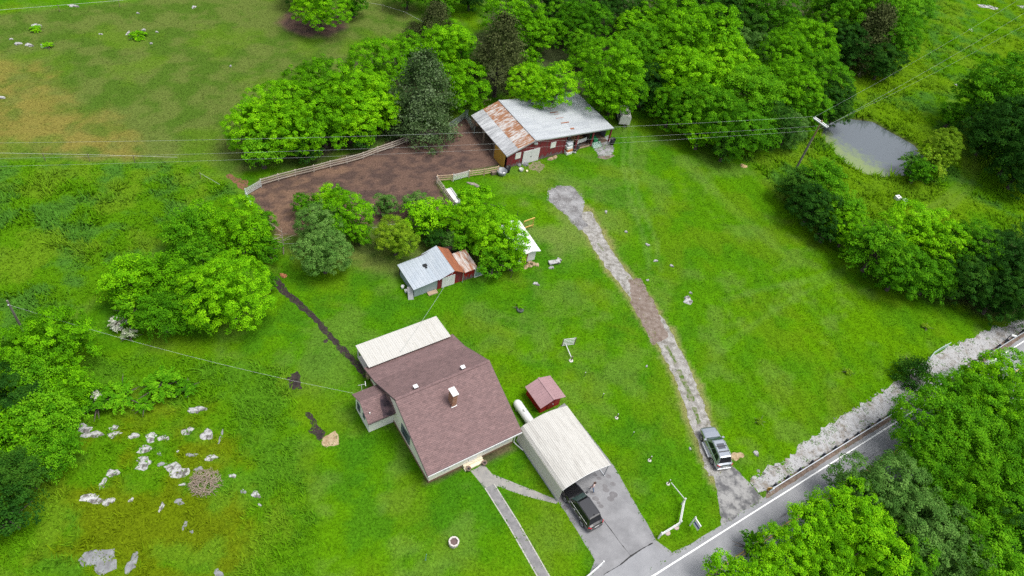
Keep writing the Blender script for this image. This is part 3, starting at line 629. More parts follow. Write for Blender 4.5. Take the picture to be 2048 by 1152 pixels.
d = MB().box(4.35, 5.25, -.045, -.01, .42, 2.35).build('door', M_TRIM, house)
MB().box(5.12, 5.17, -.09, -.046, 1.3, 1.38).build('handle', M_DKGREY, d)
MB().box(-.22, -.02, .28, .62, 1.9, 2.2).build('meter_box', M_DKGREY, house)
st = MB().box(3.72, 5.84, -.30, -.02, 0, .42).box(3.70, 5.86, -.62, -.302, 0, .22).build('front_step', M_STEP, house)
# side annex
mb = MB(); prof = [(7.57, 0), (7.57, 2.2), (9.15, 3.22), (10.67, 2.2), (10.67, 0)]; mb.prism(prof, -2.7, -.01); mb.build('annex_wall', M_WHITE, house)
an = slab('annex_roof', house, [(7.17, 2.3), (9.15, 3.48)], -2.95, .02, .10, M_SHIN)
slab('annex_roof', house, [(9.15, 3.48), (11.0, 2.3)], -2.95, -.30, .10, M_SHIN)
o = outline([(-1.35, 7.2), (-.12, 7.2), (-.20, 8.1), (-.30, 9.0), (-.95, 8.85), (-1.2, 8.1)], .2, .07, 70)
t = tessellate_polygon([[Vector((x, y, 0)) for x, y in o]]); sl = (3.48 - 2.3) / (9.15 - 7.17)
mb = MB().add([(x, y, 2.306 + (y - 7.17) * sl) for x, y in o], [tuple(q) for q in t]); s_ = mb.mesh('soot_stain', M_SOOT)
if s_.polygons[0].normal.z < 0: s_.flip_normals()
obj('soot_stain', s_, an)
MB().tube([(-2.45, 7.9, 2.7), (-2.45, 7.9, 2.98)], .06, 8).build('vent_pipe', M_TRIM, an)
MB().beam((-2.96, 7.12, 2.22), (-.1, 7.12, 2.22), .05, .12).build('fascia', M_FASC, an)
window(house, (-2.7, 9.9, .8), .55, 1.1, (-1, 0, 0), M_SHUT); window(house, (-2.7, 8.65, 1.2), .35, .55, (-1, 0, 0), M_SHUT)
mb = MB().tube([(-1.9, 10.9, 2.2), (-1.9, 11.1, 3.2)], .02, 5).tube([(-2.2, 11.2, 3.1), (-1.5, 10.9, 3.3)], .015, 5).tube([(-1.62, 10.7, 3.28), (-1.45, 11.2, 3.35)], .03, 5); mb.build('antenna', M_TRIM, house)
# rear porch
pr = None
for i in range(10):
    a0 = -.12 + i * .96
    p = MB().sheet((a0, 13.22, 2.32), (a0 + .955, 13.22, 2.32), (a0 + .955, 16.62, 2.06), (a0, 16.62, 2.06), 4, .02).build('porch_roof_panel', M_CREAMMETAL, house)
MB().beam((-.1, 16.5, 1.96), (9.45, 16.5, 1.96), .1, .14).build('porch_beam', M_TRIM, house)
for a in (.1, 3.2, 6.3, 9.3): bar('porch_post', (a, 16.45, 0), (a, 16.45, 1.95), .12, .12, M_TRIM, house)
MB().box(.05, 9.4, 13.04, 16.5, 0, .14).build('porch_slab', M_CONC, house)
MB().box(-.25, .45, 13.3, 13.75, .15, .75).build('porch_crate', M_WOOD, house)

# ------------------------------------------------------------------ carport
cp = thing('carport', 'cream ribbed metal carport beside the farmhouse with stained roof', 'carport', loc, rz)
arch = [(10.14, 2.28), (10.42, 2.52), (11.2, 2.76), (12.0, 2.94), (12.8, 3.02), (13.6, 2.96), (14.4, 2.80), (15.2, 2.58), (15.92, 2.34)]
for (p, q) in zip(arch, arch[1:]):
    MB().sheet((p[0], .05, p[1]), (q[0], .05, q[1]), (q[0], -7.52, q[1]), (p[0], -7.52, p[1]), 4, .022).build('roof_panel', M_CPORT, cp)
for z0, z1 in ((.12, .83), (.832, 1.54), (1.542, 2.27)):
    MB().sheet((10.12, .03, z0), (10.12, .03, z1), (10.12, -7.5, z1), (10.12, -7.5, z0), 4, -.02).build('side_panel', M_CSIDE, cp)
bar('base_rail', (10.08, .05, .06), (10.08, -7.5, .06), .08, .1, M_STEEL, cp)
for b in (-7.4, -5.55, -3.7, -1.85, -.05):
    bar('post', (15.86, b, 0), (15.86, b, 2.34), .07, .07, M_STEEL, cp)
    bar('post', (10.2, b, 0), (10.2, b, 2.3), .07, .07, M_STEEL, cp)
    mb = MB()
    for (p, q) in zip(arch, arch[1:]): mb.beam((p[0], b, p[1] - .06), (q[0], b, q[1] - .06), .06, .06)
    mb.build('rafter', M_STEEL, cp)
bar('base_rail', (15.86, .05, .05), (15.86, -7.5, .05), .08, .08, M_STEEL, cp)
bar('brace', (15.86, -7.42, 1.75), (15.3, -7.42, 2.5), .06, .06, M_STEEL, cp)
for (p, q) in zip(arch, arch[1:]): bar('edge_trim', (p[0], -7.54, p[1] - .02), (q[0], -7.54, q[1] - .02), .03, .07, M_TRIM, cp)

# ------------------------------------------------------------------ red garden shed and propane tank
l2, r2 = frame(1000 + 378 / 4.8, 620 + 992 / 4.8, 40.6)
rs = thing('garden_shed', 'small bright red garden shed with rose brown metal roof', 'shed', l2, r2)
MB().prismy([(.02, 0), (.02, 1.62), (1.28, 2.08), (2.5, 1.62), (2.5, 0)], 0, 2.7).build('wall', M_SHEDRED, rs)
for i in range(5):
    b0 = -.32 + i * .61
    MB().sheet((-.38, b0, 1.58), (-.38, b0 + .606, 1.58), (1.26, b0 + .606, 2.19), (1.26, b0, 2.19), 2, .025).build('roof_panel', M_ROSE, rs)
    MB().sheet((2.86, b0, 1.62), (2.86, b0 + .606, 1.62), (1.262, b0 + .606, 2.19), (1.262, b0, 2.19), 2, .025).build('roof_panel', M_ROSE, rs)
MB().beam((1.26, -.34, 2.21), (1.26, 2.75, 2.21), .22, .03).build('ridge_cap', M_ROSE, rs)
d = MB().box(.85, 1.65, -.04, -.005, .08, 1.5).build('door', mat('shed_red_dark', (.19, .006, .008), .6), rs); MB().box(1.5, 1.56, -.09, -.041, .75, .85).build('handle', M_TRIM, d)
MB().box(1.72, 1.78, -.03, -.004, .1, 1.55).box(.72, .78, -.03, -.004, .1, 1.55).build('door_frame', M_SHEDRED, rs)
pt = thing('propane_tank', 'long white propane tank lying between the farmhouse and red shed', 'tank', (loc[0], loc[1], 0), rz)
cx, r_ = 12.25, .46
prof = [(cx, y) for y in ()]
P = []; RAD = []
for y, r0 in ((.55, .05), (.62, .25), (.75, .38), (.95, .455), (1.2, .46), (2.2, .46), (3.25, .46), (3.5, .44), (3.68, .36), (3.8, .22), (3.86, .05)): P.append((cx, y, .62)); RAD.append(r0)
MB().tube(P, RAD, 18).build('tank_shell', M_PROP, pt, True)
dm = MB().lathe([(.17, 0), (.17, .1), (.12, .17), (.02, .19)], 12, (cx, 2.2, 1.07)).build('valve_dome', M_TRIM, pt, True)
MB().tube([(cx + .2, 2.05, 1.06), (cx + .2, 2.05, 1.14), (cx + .2, 2.35, 1.14), (cx + .2, 2.35, 1.06)], .018, 5).build('lifting_lug', M_STEEL, pt)
for y in (1.2, 3.1): MB().box(cx - .35, cx + .35, y - .09, y + .09, 0, .3).build('saddle', M_CONC, pt)

# ------------------------------------------------------------------ barn
l3, r3 = frame(1011.3, 336.8, 39.95)
bn = thing('barn', 'long red barn with rusting tin roof slope and open bays', 'barn', l3, r3)
zl = lambda a: 2.46 + (4.02 - 2.46) * (a + .35) / 4.6                       # roof height left of the ridge
zr = lambda a: 4.02 - .38 * (a - 4.25) / 2.85 if a < 7.1 else 3.64 - 1.06 * (a - 7.1) / 11.55
zz = lambda a: zl(a) if a < 4.25 else zr(a)
B0, B1 = -.28, 10.05
nb = 11; wb = (B1 - B0) / nb
for i in range(nb):
    b0, b1 = B0 + i * wb, B0 + (i + 1) * wb - .006
    for (a0, a1, m, dz) in ((-.38, 1.65, M_GALVW, 0), (1.55, 4.24, M_RUST, .016)):
        MB().sheet((a0, b0, zl(a0) + dz), (a0, b1, zl(a0) + dz), (a1, b1, zl(a1) + dz), (a1, b0, zl(a1) + dz), 4, .022).build('roof_sheet', m, bn)
    for (a0, a1, dz) in ((4.26, 7.1, .032), (7.05, 11.5, .016), (11.4, 15.2, .006), (15.1, 18.68, 0)):
        MB().sheet((a0, b0, zr(a0) + dz), (a0, b1, zr(a0) + dz), (a1, b1, zr(a1) + dz), (a1, b0, zr(a1) + dz), 4, .022).build('roof_sheet', M_GALV, bn)
for a0, b0, w, q in ((11.0, 8.6, 1.0, .12), (10.6, 7.4, 1.6, .16), (10.9, 6.6, 1.3, .10), (10.5, 5.4, 1.5, .16), (11.0, 4.9, .9, .08), (10.6, 3.9, 1.4, .10), (10.7, 2.6, 1.5, .20), (11.3, .9, .7, .35)):
    MB().add([(a0, b0, zr(a0) + .06), (a0 + w, b0, zr(a0 + w) + .055), (a0 + w, b0 + q, zr(a0 + w) + .055), (a0, b0 + q, zr(a0) + .06)], [(0, 1, 2, 3)]).build('rust_patch', M_RUSTD, bn)
MB().beam((4.25, B0 - .02, 4.08), (4.25, B1, 4.08), .30, .05).build('ridge_cap', M_GALV, bn)
A = [0, 1.2, 2.6, 4.25, 5.45, 7.1, 9.9]
mb = MB()
mb.add([(a, 0, 0) for a in A] + [(a, 0, zz(a) - .05) for a in A], [(i, i + 1, i + 8, i + 7) for i in range(6)])
mb.add([(a, .12, 0) for a in A] + [(a, .12, zz(a) - .05) for a in A], [(i + 7, i + 8, i + 1, i) for i in range(6)])
mb.build('front_wall', M_BARNRED, bn)
mb = MB()
rnd = random.Random(4)
a = .03
while a < 9.8:                                           # vertical boards standing proud, bare grey at their feet
    w = rnd.uniform(.17, .24)
    if not (2.55 < a + w / 2 < 5.5):
        mb.cur = 0; mb.box(a, a + w - .015, -.03 - rnd.uniform(0, .012), -.002, rnd.uniform(.35, .9), zz(a) - .08)
    a += w
mb.build('wall_boards', M_BARNRED, bn)['kind'] = 'stuff'
mb = MB(); a = .05
while a < 9.8:
    w = rnd.uniform(.17, .24)
    if not (2.55 < a + w / 2 < 5.5): mb.box(a, a + w - .015, -.020, -.001, 0.02, rnd.uniform(.3, 1.25))
    a += w
mb.build('bare_boards', M_BARNGREY, bn)['kind'] = 'stuff'
for a0, a1 in ((2.64, 4.02), (4.04, 5.43)):
    d = MB().box(a0, a1, -.10, -.045, .04, 2.28).build('door', M_TRIM, bn)
    n = 6; w = (a1 - a0) / n
    for i in range(n): MB().box(a0 + i * w + .008, a0 + (i + 1) * w - .008, -.125, -.101, .05, 2.27).build('plank', M_TRIM, d)
    MB().box((a1 - .12 if a0 < 3 else a0 + .04), (a1 - .04 if a0 < 3 else a0 + .12), -.15, -.126, 1.05, 1.2).build('handle', M_DKGREY, d)
for a0, z0 in ((1.35, 1.35), (7.35, 1.65)):
    w_ = MB().box(a0 - .06, a0 + .86, -.075, -.04, z0 - .06, z0 + 1.0).build('window', M_TRIM, bn)
    for i in range(4): MB().box(a0 + i * .2 + .01, a0 + i * .2 + .19, -.10, -.076, z0, z0 + .94).build('slat', M_WHITE, w_)
    for i in range(3): MB().box(a0 + i * .2 + .192, a0 + i * .2 + .208, -.088, -.077, z0, z0 + .94).build('gap', M_DKGREY, w_)
for a0, a1 in ((-.4, 4.25), (4.25, 7.1), (7.1, 18.7)): bar('rake_trim', (a0, B0 - .03, zz(a0 + .001) - .06), (a1, B0 - .03, zz(a1 - .001) - .06), .04, .18, M_GALVW if a0 < 7 else M_STEEL, bn)
bar('header_beam', (9.9, .03, 3.10), (18.6, .03, 2.36), .12, .34, M_BARNRED, bn)
for a0 in (12.1, 15.05, 18.52): bar('post', (a0, -.05, 0), (a0, -.05, zr(a0) - .1), .2, .2, M_BARNRED, bn)
bar('post', (9.95, -.02, 0), (9.95, -.02, zr(9.95) - .1), .16, .16, M_BARNRED, bn)
bar('sill_beam', (12.1, -.02, .12), (15.0, -.02, .12), .12, .16, M_WOOD, bn)
AB = [2.0, 4.25, 7.1, 18.5]
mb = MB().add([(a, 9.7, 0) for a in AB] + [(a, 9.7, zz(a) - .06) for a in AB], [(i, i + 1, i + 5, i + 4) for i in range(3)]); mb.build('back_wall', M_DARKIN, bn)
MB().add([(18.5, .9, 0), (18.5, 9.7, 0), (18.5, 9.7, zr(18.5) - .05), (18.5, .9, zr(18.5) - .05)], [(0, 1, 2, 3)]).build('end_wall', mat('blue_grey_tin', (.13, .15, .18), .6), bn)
MB().box(2.0, 2.1, .1, 9.7, 0, zl(2.0) - .1).build('added_dark_wall', M_DARKIN, bn)  # added inner wall, put in so the left opening looks dark
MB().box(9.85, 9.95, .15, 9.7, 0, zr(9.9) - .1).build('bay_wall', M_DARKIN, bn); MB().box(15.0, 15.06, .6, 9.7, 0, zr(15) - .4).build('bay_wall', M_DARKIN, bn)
MB().box(-.4, -.34, .05, 2.85, .02, 2.3).build('plywood_panel', M_PLY, bn)
for b in (2.9, 6.06, 8.84): bar('post', (-.32, b, 0), (-.32, b, zl(-.32) - .04), .2, .2, M_OLDWOOD, bn)
bar('eave_beam', (-.30, B0, 2.36), (-.30, B1, 2.36), .08, .2, M_OLDWOOD, bn)
for b in (3.6, 6.7): bar('brace', (-.31, b - .5, 1.6), (-.31, b + .1, 2.28), .1, .1, M_OLDWOOD, bn)
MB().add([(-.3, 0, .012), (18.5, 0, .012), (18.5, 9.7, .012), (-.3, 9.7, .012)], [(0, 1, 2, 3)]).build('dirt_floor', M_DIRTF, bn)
MB().beam((4.1, -.12, 3.45), (4.6, -.35, 3.35), .3, .25).build('yard_lamp', M_STEEL, bn)
def bp(a, b, z=0): t = r3; return (l3[0] + a * math.cos(t) - b * math.sin(t), l3[1] + a * math.sin(t) + b * math.cos(t), z)

# ------------------------------------------------------------------ small tool shed with patched tin roof
l4, r4 = frame(827.9, 593.9, 40)
ts = thing('tool_shed', 'low patched shed with pale tin roof and red plank front', 'shed', l4, r4)
SB0, SB1 = -.34, 4.05
for i in range(6):                                       # pale new tin: lean-to then main slope, ribs run across
    t0, t1 = i / 6, (i + 1) / 6 - .004
    a0, a1 = -.28 + 3.2 * t0, -.28 + 3.2 * t1
    MB().sheet((a0, SB0, 1.66 + .36 * t0), (a1, SB0, 1.66 + .36 * t1), (a1, SB1, 1.66 + .36 * t1), (a0, SB1, 1.66 + .36 * t0), 2, .018).build('roof_sheet', M_GALVB, ts)
for i in range(4):
    t0, t1 = i / 4, (i + 1) / 4 - .004
    a0, a1 = 2.92 + 2.0 * t0, 2.92 + 2.0 * t1
    MB().sheet((a0, SB0 - .08, 2.02 + .72 * t0), (a1, SB0 - .08, 2.02 + .72 * t1), (a1, SB1 + .15, 2.02 + .72 * t1), (a0, SB1 + .15, 2.02 + .72 * t0), 2, .018).build('roof_sheet', M_GALVB, ts)
for i in range(3):
    t0, t1 = i / 3, (i + 1) / 3 - .004
    a0, a1 = 4.93 + 1.55 * t0, 4.93 + 1.55 * t1
    MB().sheet((a0, SB0 - .05, 2.74 - .98 * t0), (a1, SB0 - .05, 2.74 - .98 * t1), (a1, SB1, 2.74 - .98 * t1), (a0, SB1, 2.74 - .98 * t0), 2, .018).build('roof_sheet', M_RUSTD, ts)
for i in range(3):
    a0, a1 = 6.40 + .62 * i, 6.40 + .62 * (i + 1) - .006
    MB().sheet((a0, -.36, 1.74 + .02 * i), (a1, -.36, 1.76 + .02 * i), (a1, 2.9, 1.95 + .02 * i), (a0, 2.9, 1.93 + .02 * i), 2, .018).build('roof_sheet', M_RUSTL, ts)
MB().add([(.0, 0, 0), (3.0, 0, 0), (3.0, 0, 1.96), (0, 0, 1.62), (0, 3.8, 0), (0, 3.8, 1.62), (3.0, 3.8, 0), (3.0, 3.8, 1.96)], [(0, 1, 2, 3), (4, 0, 3, 5), (6, 4, 5, 7)]).build('lean_to_wall', M_BLUESIDE, ts)
MB().add([(3.0, -.02, 0), (6.4, -.02, 0), (6.4, -.02, 1.74), (4.93, -.02, 2.66), (3.0, -.02, 1.98)], [(0, 1, 2, 3, 4)]).build('front_wall', M_SHEDRED, ts)
mb = MB(); a = 3.02
while a < 6.35:
    w = rnd.uniform(.15, .2); top = 1.95 + (a - 3) * .36 if a < 4.9 else 2.62 - (a - 4.93) * .6
    if a < 3.5 or a > 5.3: mb.box(a, a + w - .02, -.045, -.021, rnd.uniform(.05, .35), top - .05)
    a += w
mb.build('wall_boards', M_BARNRED, ts)['kind'] = 'stuff'
d = MB().box(3.57, 5.3, -.09, -.05, .05, 1.75).build('door', M_TRIM, ts); MB().box(4.7, 4.85, -.115, -.091, .95, 1.0).build('handle', M_DKGREY, d)
for i in range(5): MB().box(3.60 + i * .34, 3.60 + i * .34 + .32, -.105, -.091, .07, 1.73).build('plank', M_TRIM, d)
MB().add([(6.4, -.03, 0), (8.0, -.03, 0), (8.0, -.03, 1.72), (6.4, -.03, 1.70)], [(0, 1, 2, 3)]).build('low_wall', M_SHEDRED, ts)
mb = MB(); a = 6.45
while a < 7.95:
    w = rnd.uniform(.14, .2); mb.box(a, a + w - .03, -.06, -.031, 0, rnd.uniform(.3, .9)); a += w
mb.build('bare_boards', M_BARNGREY, ts)['kind'] = 'stuff'
MB().add([(0, 4.0, 0), (8.0, 4.0, 0), (8.0, 4.0, 1.7), (4.93, 4.0, 2.6), (0, 4.0, 1.6)], [(4, 3, 2, 1, 0)]).build('back_wall', M_DARKIN, ts)
MB().add([(8.0, -.03, 0), (8.0, 2.8, 0), (8.0, 2.8, 1.8), (8.0, -.03, 1.7)], [(0, 1, 2, 3)]).build('end_wall', M_DARKIN, ts)
MB().box(1.63, 2.84, -.62, -.06, 0, .16).build('door_step', M_WOOD, ts)
MB().box(2.25, 2.75, 2.2, 2.6, 2.0, 2.06).box(2.35, 2.6, 1.9, 2.2, 1.98, 2.05).build('tar_patch', M_BLACK, ts)
MB().tube([(6.30, -.25, 0), (6.30, -.25, 2.35), (6.42, -.25, 2.42)], .04, 6).build('stove_pipe', M_STEEL, ts)
lb = lambda a, b, z=0: (l4[0] + a * math.cos(r4) - b * math.sin(r4), l4[1] + a * math.sin(r4) + b * math.cos(r4), z)
gp = thing('leaning_panel', 'grey metal sheet leaning on the lean-to corner of the tool shed', 'panel', lb(-.35, .2), r4)
MB().add([(-.45, -.35, .0), (.15, -.55, 0), (.35, .35, 1.25), (-.20, .55, 1.25), (-.45, -.35, -.0), (.13, -.53, -.04), (.33, .37, 1.21), (-.22, .57, 1.21)], [(0, 1, 2, 3), (7, 6, 5, 4), (0, 4, 5, 1), (2, 6, 7, 3)]).build('sheet', mat('dull_sheet', (.36, .37, .38), .6, 0, (.25, .25, .26), 2), gp)
gpn = thing('glazed_panel', 'pale green glazed panel standing at the end of the tool shed', 'panel', lb(8.65, -.12), r4)
MB().beam((-.6, 0, .05), (.6, 0, .05), .07, .1).beam((-.6, 0, 1.6), (.6, 0, 1.6), .07, .1).beam((-.6, 0, 0), (-.6, 0, 1.65), .07, .07).beam((.6, 0, 0), (.6, 0, 1.65), .07, .07).build('frame', M_TRIM, gpn)
MB().box(-.57, .57, -.012, .012, .1, 1.55).build('pane', mat('green_glazing', (.16, .27, .25), .25, 0, (.24, .34, .30), 2, coat=.3), gpn)

# ------------------------------------------------------------------ white shed under the trees
l5, r5 = frame(720 + 1705 / 4.876, 400 + 590 / 4.876, 35.6)
ws = thing('white_shed', 'narrow white shed with bright white roof beside the leafy trees', 'shed', l5, r5)
MB().prismy([(-2.3, 0), (-2.3, 1.7), (-.9, 2.05), (0, 1.85), (0, 0)], .15, 5.6).build('wall', M_TRIM, ws)
for i in range(6):
    b0, b1 = -.25 + i * .98, -.25 + (i + 1) * .98 - .005
    MB().sheet((.42, b0, 1.80), (.42, b1, 1.80), (-.92, b1, 2.16), (-.92, b0, 2.16), 3, .018).build('roof_sheet', M_PVC, ws)
    MB().sheet((-2.6, b0, 1.70), (-2.6, b1, 1.70), (-.922, b1, 2.16), (-.922, b0, 2.16), 3, .018).build('roof_sheet', M_PVC, ws)
MB().box(-1.9, -1.15, .10, .145, .05, 1.55).build('door', mat('red_brown_door', (.20, .05, .03), .7), ws)
# ------------------------------------------------------------------ fences and gates
def P3(p, z=0): return Vector((p[0], p[1], z))
def rail_fence(name, label, pts, ph, rails, m, mp=None, post=.12, rw=.035, rh=.13, cat='fence', group=None, off=.0):
    base = P3(pts[0]); t = thing(name, label, cat, base, 0, group)
    for p in pts: bar('post', P3(p) - base, P3(p, ph) - base, post, post, mp or m, t)
    for a, b in zip(pts, pts[1:]):
        a, b = Vector(a), Vector(b); d = (b - a).normalized(); n = Vector((-d.y, d.x)) * off
        for z in rails: bar('rail', P3(a + n, z) - base, P3(b + n, z) - base, rw, rh, m, t)
    return t
def pipe_gate(label, a, b, h, n, m, rad=.028):
    base = P3(a); t = thing('pipe_gate', label, 'gate', base, 0, 'pipe gates of the paddock'); d = P3(b) - base
    for i in range(n):
        z = .22 + (h - .22) * i / (n - 1); MB().tube([(0, 0, z), d + Vector((0, 0, z))], rad, 6).build('rail', m, t)
    for f in (0, .5, 1): MB().tube([d * f + Vector((0, 0, .2)), d * f + Vector((0, 0, h + .02))], rad * 1.1, 6).build('upright', m, t)
    for f in (-.01, 1.01): MB().tube([d * f, d * f + Vector((0, 0, h + .12))], rad * 2, 6).build('post', m, t)
    return t
FB = lambda x, y: (440 + x / 3.938, 180 + y / 3.938)
pad = GW([FB(*q) for q in [(325, 755), (460, 715), (595, 680), (740, 645), (870, 610), (1000, 580), (1128, 543), (1240, 498), (1355, 460), (1470, 415), (1590, 375), (1700, 335)]])
rail_fence('board_fence', 'long pale three-board fence along the tree side of the paddock', pad, 1.15, (.35, .72, 1.08), M_FENCE, M_FENCE, .13, .04, .15, off=-.08, group='board fences of the paddock')
pipe_gate('white pipe gate closing the far left corner of the paddock', *GW([FB(208, 835), FB(325, 768)]), 1.15, 6, M_PIPE)
pipe_gate('short white pipe panel running down to the bushes from the paddock corner', *GW([FB(205, 842), FB(262, 945)]), 1.15, 5, M_PIPE)
pipe_gate('grey pipe gate in the shade beside the dark cedar', *GW([(895, 262), (934, 236)]), 1.3, 7, M_PIPEG)
pipe_gate('grey pipe gate beside the open lean-to of the barn', *GW([(930, 236), (948, 268)]), 1.3, 7, M_PIPEG)
FC = lambda x, y: (860 + x / 11.52, 330 + y / 11.52)
rail_fence('board_fence', 'short orange board fence section at the paddock corner', GW([FC(165, 395), FC(505, 372)][:1] + [FC(505, 372)]), 1.2, (.35, .72, 1.08), M_ORANGE, M_ORANGE, .14, .04, .15, group='board fences of the paddock')
pipe_gate('white pipe gate in the orange board fence near the barn', *GW([FC(535, 375), FC(880, 285)]), 1.15, 6, M_PVC)
rail_fence('board_fence', 'orange board fence section running up to the barn corner', GW([FC(900, 290), FC(1240, 245), FC(1560, 180)]), 1.2, (.35, .72, 1.08), M_ORANGE, M_ORANGE, .14, .04, .15, group='board fences of the paddock')
rail_fence('board_fence', 'pale board fence running from the paddock corner down behind the leafy trees', GW([FC(150, 420), FC(300, 640), FC(430, 830), FC(560, 1010)]), 1.2, (.4, .78, 1.12), M_FENCE, M_FENCE, .14, .04, .15, group='board fences of the paddock')
# wire fence lines of the pasture
def wire_fence(label, pts, h, m, n=1):
    base = P3(pts[0]); t = thing('wire_fence', label, 'fence', base, 0, 'wire fences of the pasture')
    for k in range(n):
        z = h * (1 - .35 * k); MB().tube([P3(p, z) - base for p in pts], .013, 4).build('wire', m, t)
    for a, b in zip(pts, pts[1:]):
        L = (Vector(b) - Vector(a)).length; c = max(1, int(L / 5))
        for i in range(c): p = Vector(a).lerp(Vector(b), i / c); bar('post', P3(p) - base, P3(p, h + .12) - base, .06, .06, M_OLDWOOD, t)
M_WIREW = mat('white_tape', (.55, .56, .55), .6)
wire_fence('white taped wire fence between the grazed pasture and the tall meadow', GW([(-60, 318), (0, 320), (180, 323), (358, 328)]), 1.1, M_WIREW)
wire_fence('white taped wire fence angling down to the paddock gate', GW([(402, 357), (442, 380)]), .9, M_WIREW)
wire_fence('white taped wire fence across the top left of the pasture', GW([(-40, 38), (0, 34), (120, 24), (240, 14), (300, 6)]), 1.1, M_WIREW)
wire_fence('white taped wire fence behind the pointed cedar', GW([(725, 15), (765, 22), (810, 36), (850, 58)]), 1.1, M_WIREW)
wire_fence('sagging wire fence beneath the bushes at the paddock edge', GW([(560, 500), (600, 498), (700, 478), (770, 462), (860, 450)]), 1.0, M_STEEL)

# the old yard fence: footings, stubs and the white vinyl pieces that are left
ZS = lambda x, y: (1280 + x / 7.2, 940 + y / 7.2)
yard = [(1168.3, 753.3, 0, .75, 'green stake'), (1204, 796, 0, .8, 'green stake'), (1233, 836, 1, .75, 'brown post'), (1264, 872, 0, .75, 'green stake'), (1299, 921, 1, .8, 'brown post'), (1336, 968, 1, .8, 'brown post')]
lab = ['thin dark stake with pale tip on the lawn, nearest the white slatted panel', 'thin dark stake with pale tip on the lawn behind the red shed', 'dark post stub in a white footing midway along the old fence line', 'thin dark stake with pale tip on the lawn right of the carport', 'dark post stub in earth by the front corner of the carport', 'dark post stub holding the fallen white rail by the street sign']
for (x, y, f, h, k), l in zip(yard, lab):
    g = G(x, y); t = thing('fence_stake' if not f else 'fence_post', l, 'post', g, 0, 'old fence line on the lawn')
    MB().tube([(0, 0, 0), (0, 0, h)], .035 if not f else .06, 6).build('stake' if not f else 'stub', M_DKGREY if not f else M_OLDWOOD, t)
    MB().tube([(0, 0, h + .001), (0, 0, h + .07)], .045, 6).build('tip', M_TRIM, t)
    if f: MB().lathe([(.20, 0), (.19, .06), (.09, .08)], 10).build('footing', M_CONC, t)
t = thing('slatted_fence', 'white five-rail fence panel standing alone on the lawn', 'fence', G(1100 + 335 / 14.4, 650 + 610 / 14.4))
b0 = Vector(t.location); e = G(1100 + 695 / 14.4, 650 + 565 / 14.4) - b0
for i in range(5): bar('rail', Vector((0, 0, .12 + i * .27)), e + Vector((0, 0, .12 + i * .27)), .04, .10, M_PVC, t)
for f in (.0, 1.0): bar('post', e * f, e * f + Vector((0, 0, 1.3)), .09, .09, M_OLDWOOD, t)
fr = thing('fallen_rail', 'fallen white rail running from the slatted fence panel to a post stub', 'rail', G(1141, 718))
e = G(1130, 691) - G(1141, 718); bar('rail', (0, 0, .35), e + Vector((0, 0, .3)), .06, .13, M_PVC, fr)
g = G(1142, 721.5); t = thing('fence_post', 'rotten post stub in a white footing below the slatted fence panel', 'post', g)
MB().tube([(0, 0, 0), (.05, .05, .75)], .07, 6).build('stub', M_OLDWOOD, t); MB().lathe([(.26, 0), (.24, .06), (.10, .08)], 10).build('footing', M_CONC, t)
vf = thing('vinyl_fence', 'bent white vinyl fence on the corner lawn by the street sign', 'fence', G(*ZS(262, 985)))
b0 = Vector(vf.location); v = [G(*ZS(262, 985)) - b0, G(*ZS(540, 815)) - b0, G(*ZS(600, 495)) - b0]
for p in v: bar('post', p, p + Vector((0, 0, 1.25)), .13, .13, M_PVC, vf); 
for p in v: MB().lathe([(.11, 0), (.11, .03), (.01, .10)], 4, tuple(p + Vector((0, 0, 1.25)))).build('post_cap', M_PVC, vf)
for a, b in zip(v, v[1:]):
    for z in (.45, .78, 1.1): bar('rail', a + Vector((0, 0, z)), b + Vector((0, 0, z)), .045, .15, M_PVC, vf)
lr = thing('fallen_rail', 'thin white rail from the vinyl fence down to a dark post stub', 'rail', G(1341, 968)); e = G(*ZS(600, 495)) + Vector((0, 0, 1.05)) - G(1341, 968); bar('rail', (0, 0, .25), e, .045, .10, M_PVC, lr)
for k, (x, y) in enumerate([(396, 905), (520, 825)]):
    g = G(*ZS(x, y)); o = MB().lathe([(.30, 0), (.27, .07), (.1, .09)], 9).build('stone_disc', mat('pinkish_stone', (.45, .36, .34), .9, 0, (.35, .28, .26), 5), None, loc=g); tag(o, ['flat pinkish stone under the lower half of the vinyl fence', 'flat pinkish stone under the bend of the vinyl fence'][k], 'stone')
vf2 = thing('vinyl_fence', 'white vinyl fence end at the bottom edge beside the concrete drive', 'fence', G(1202, 1133)); b0 = Vector(vf2.location); v = [Vector((0, 0, 0)), G(1150, 1178) - b0]
for p in v: bar('post', p, p + Vector((0, 0, 1.2)), .13, .13, M_PVC, vf2)
for z in (.45, .78, 1.1): bar('rail', v[0] + Vector((0, 0, z)), v[1] + Vector((0, 0, z)), .045, .15, M_PVC, vf2)
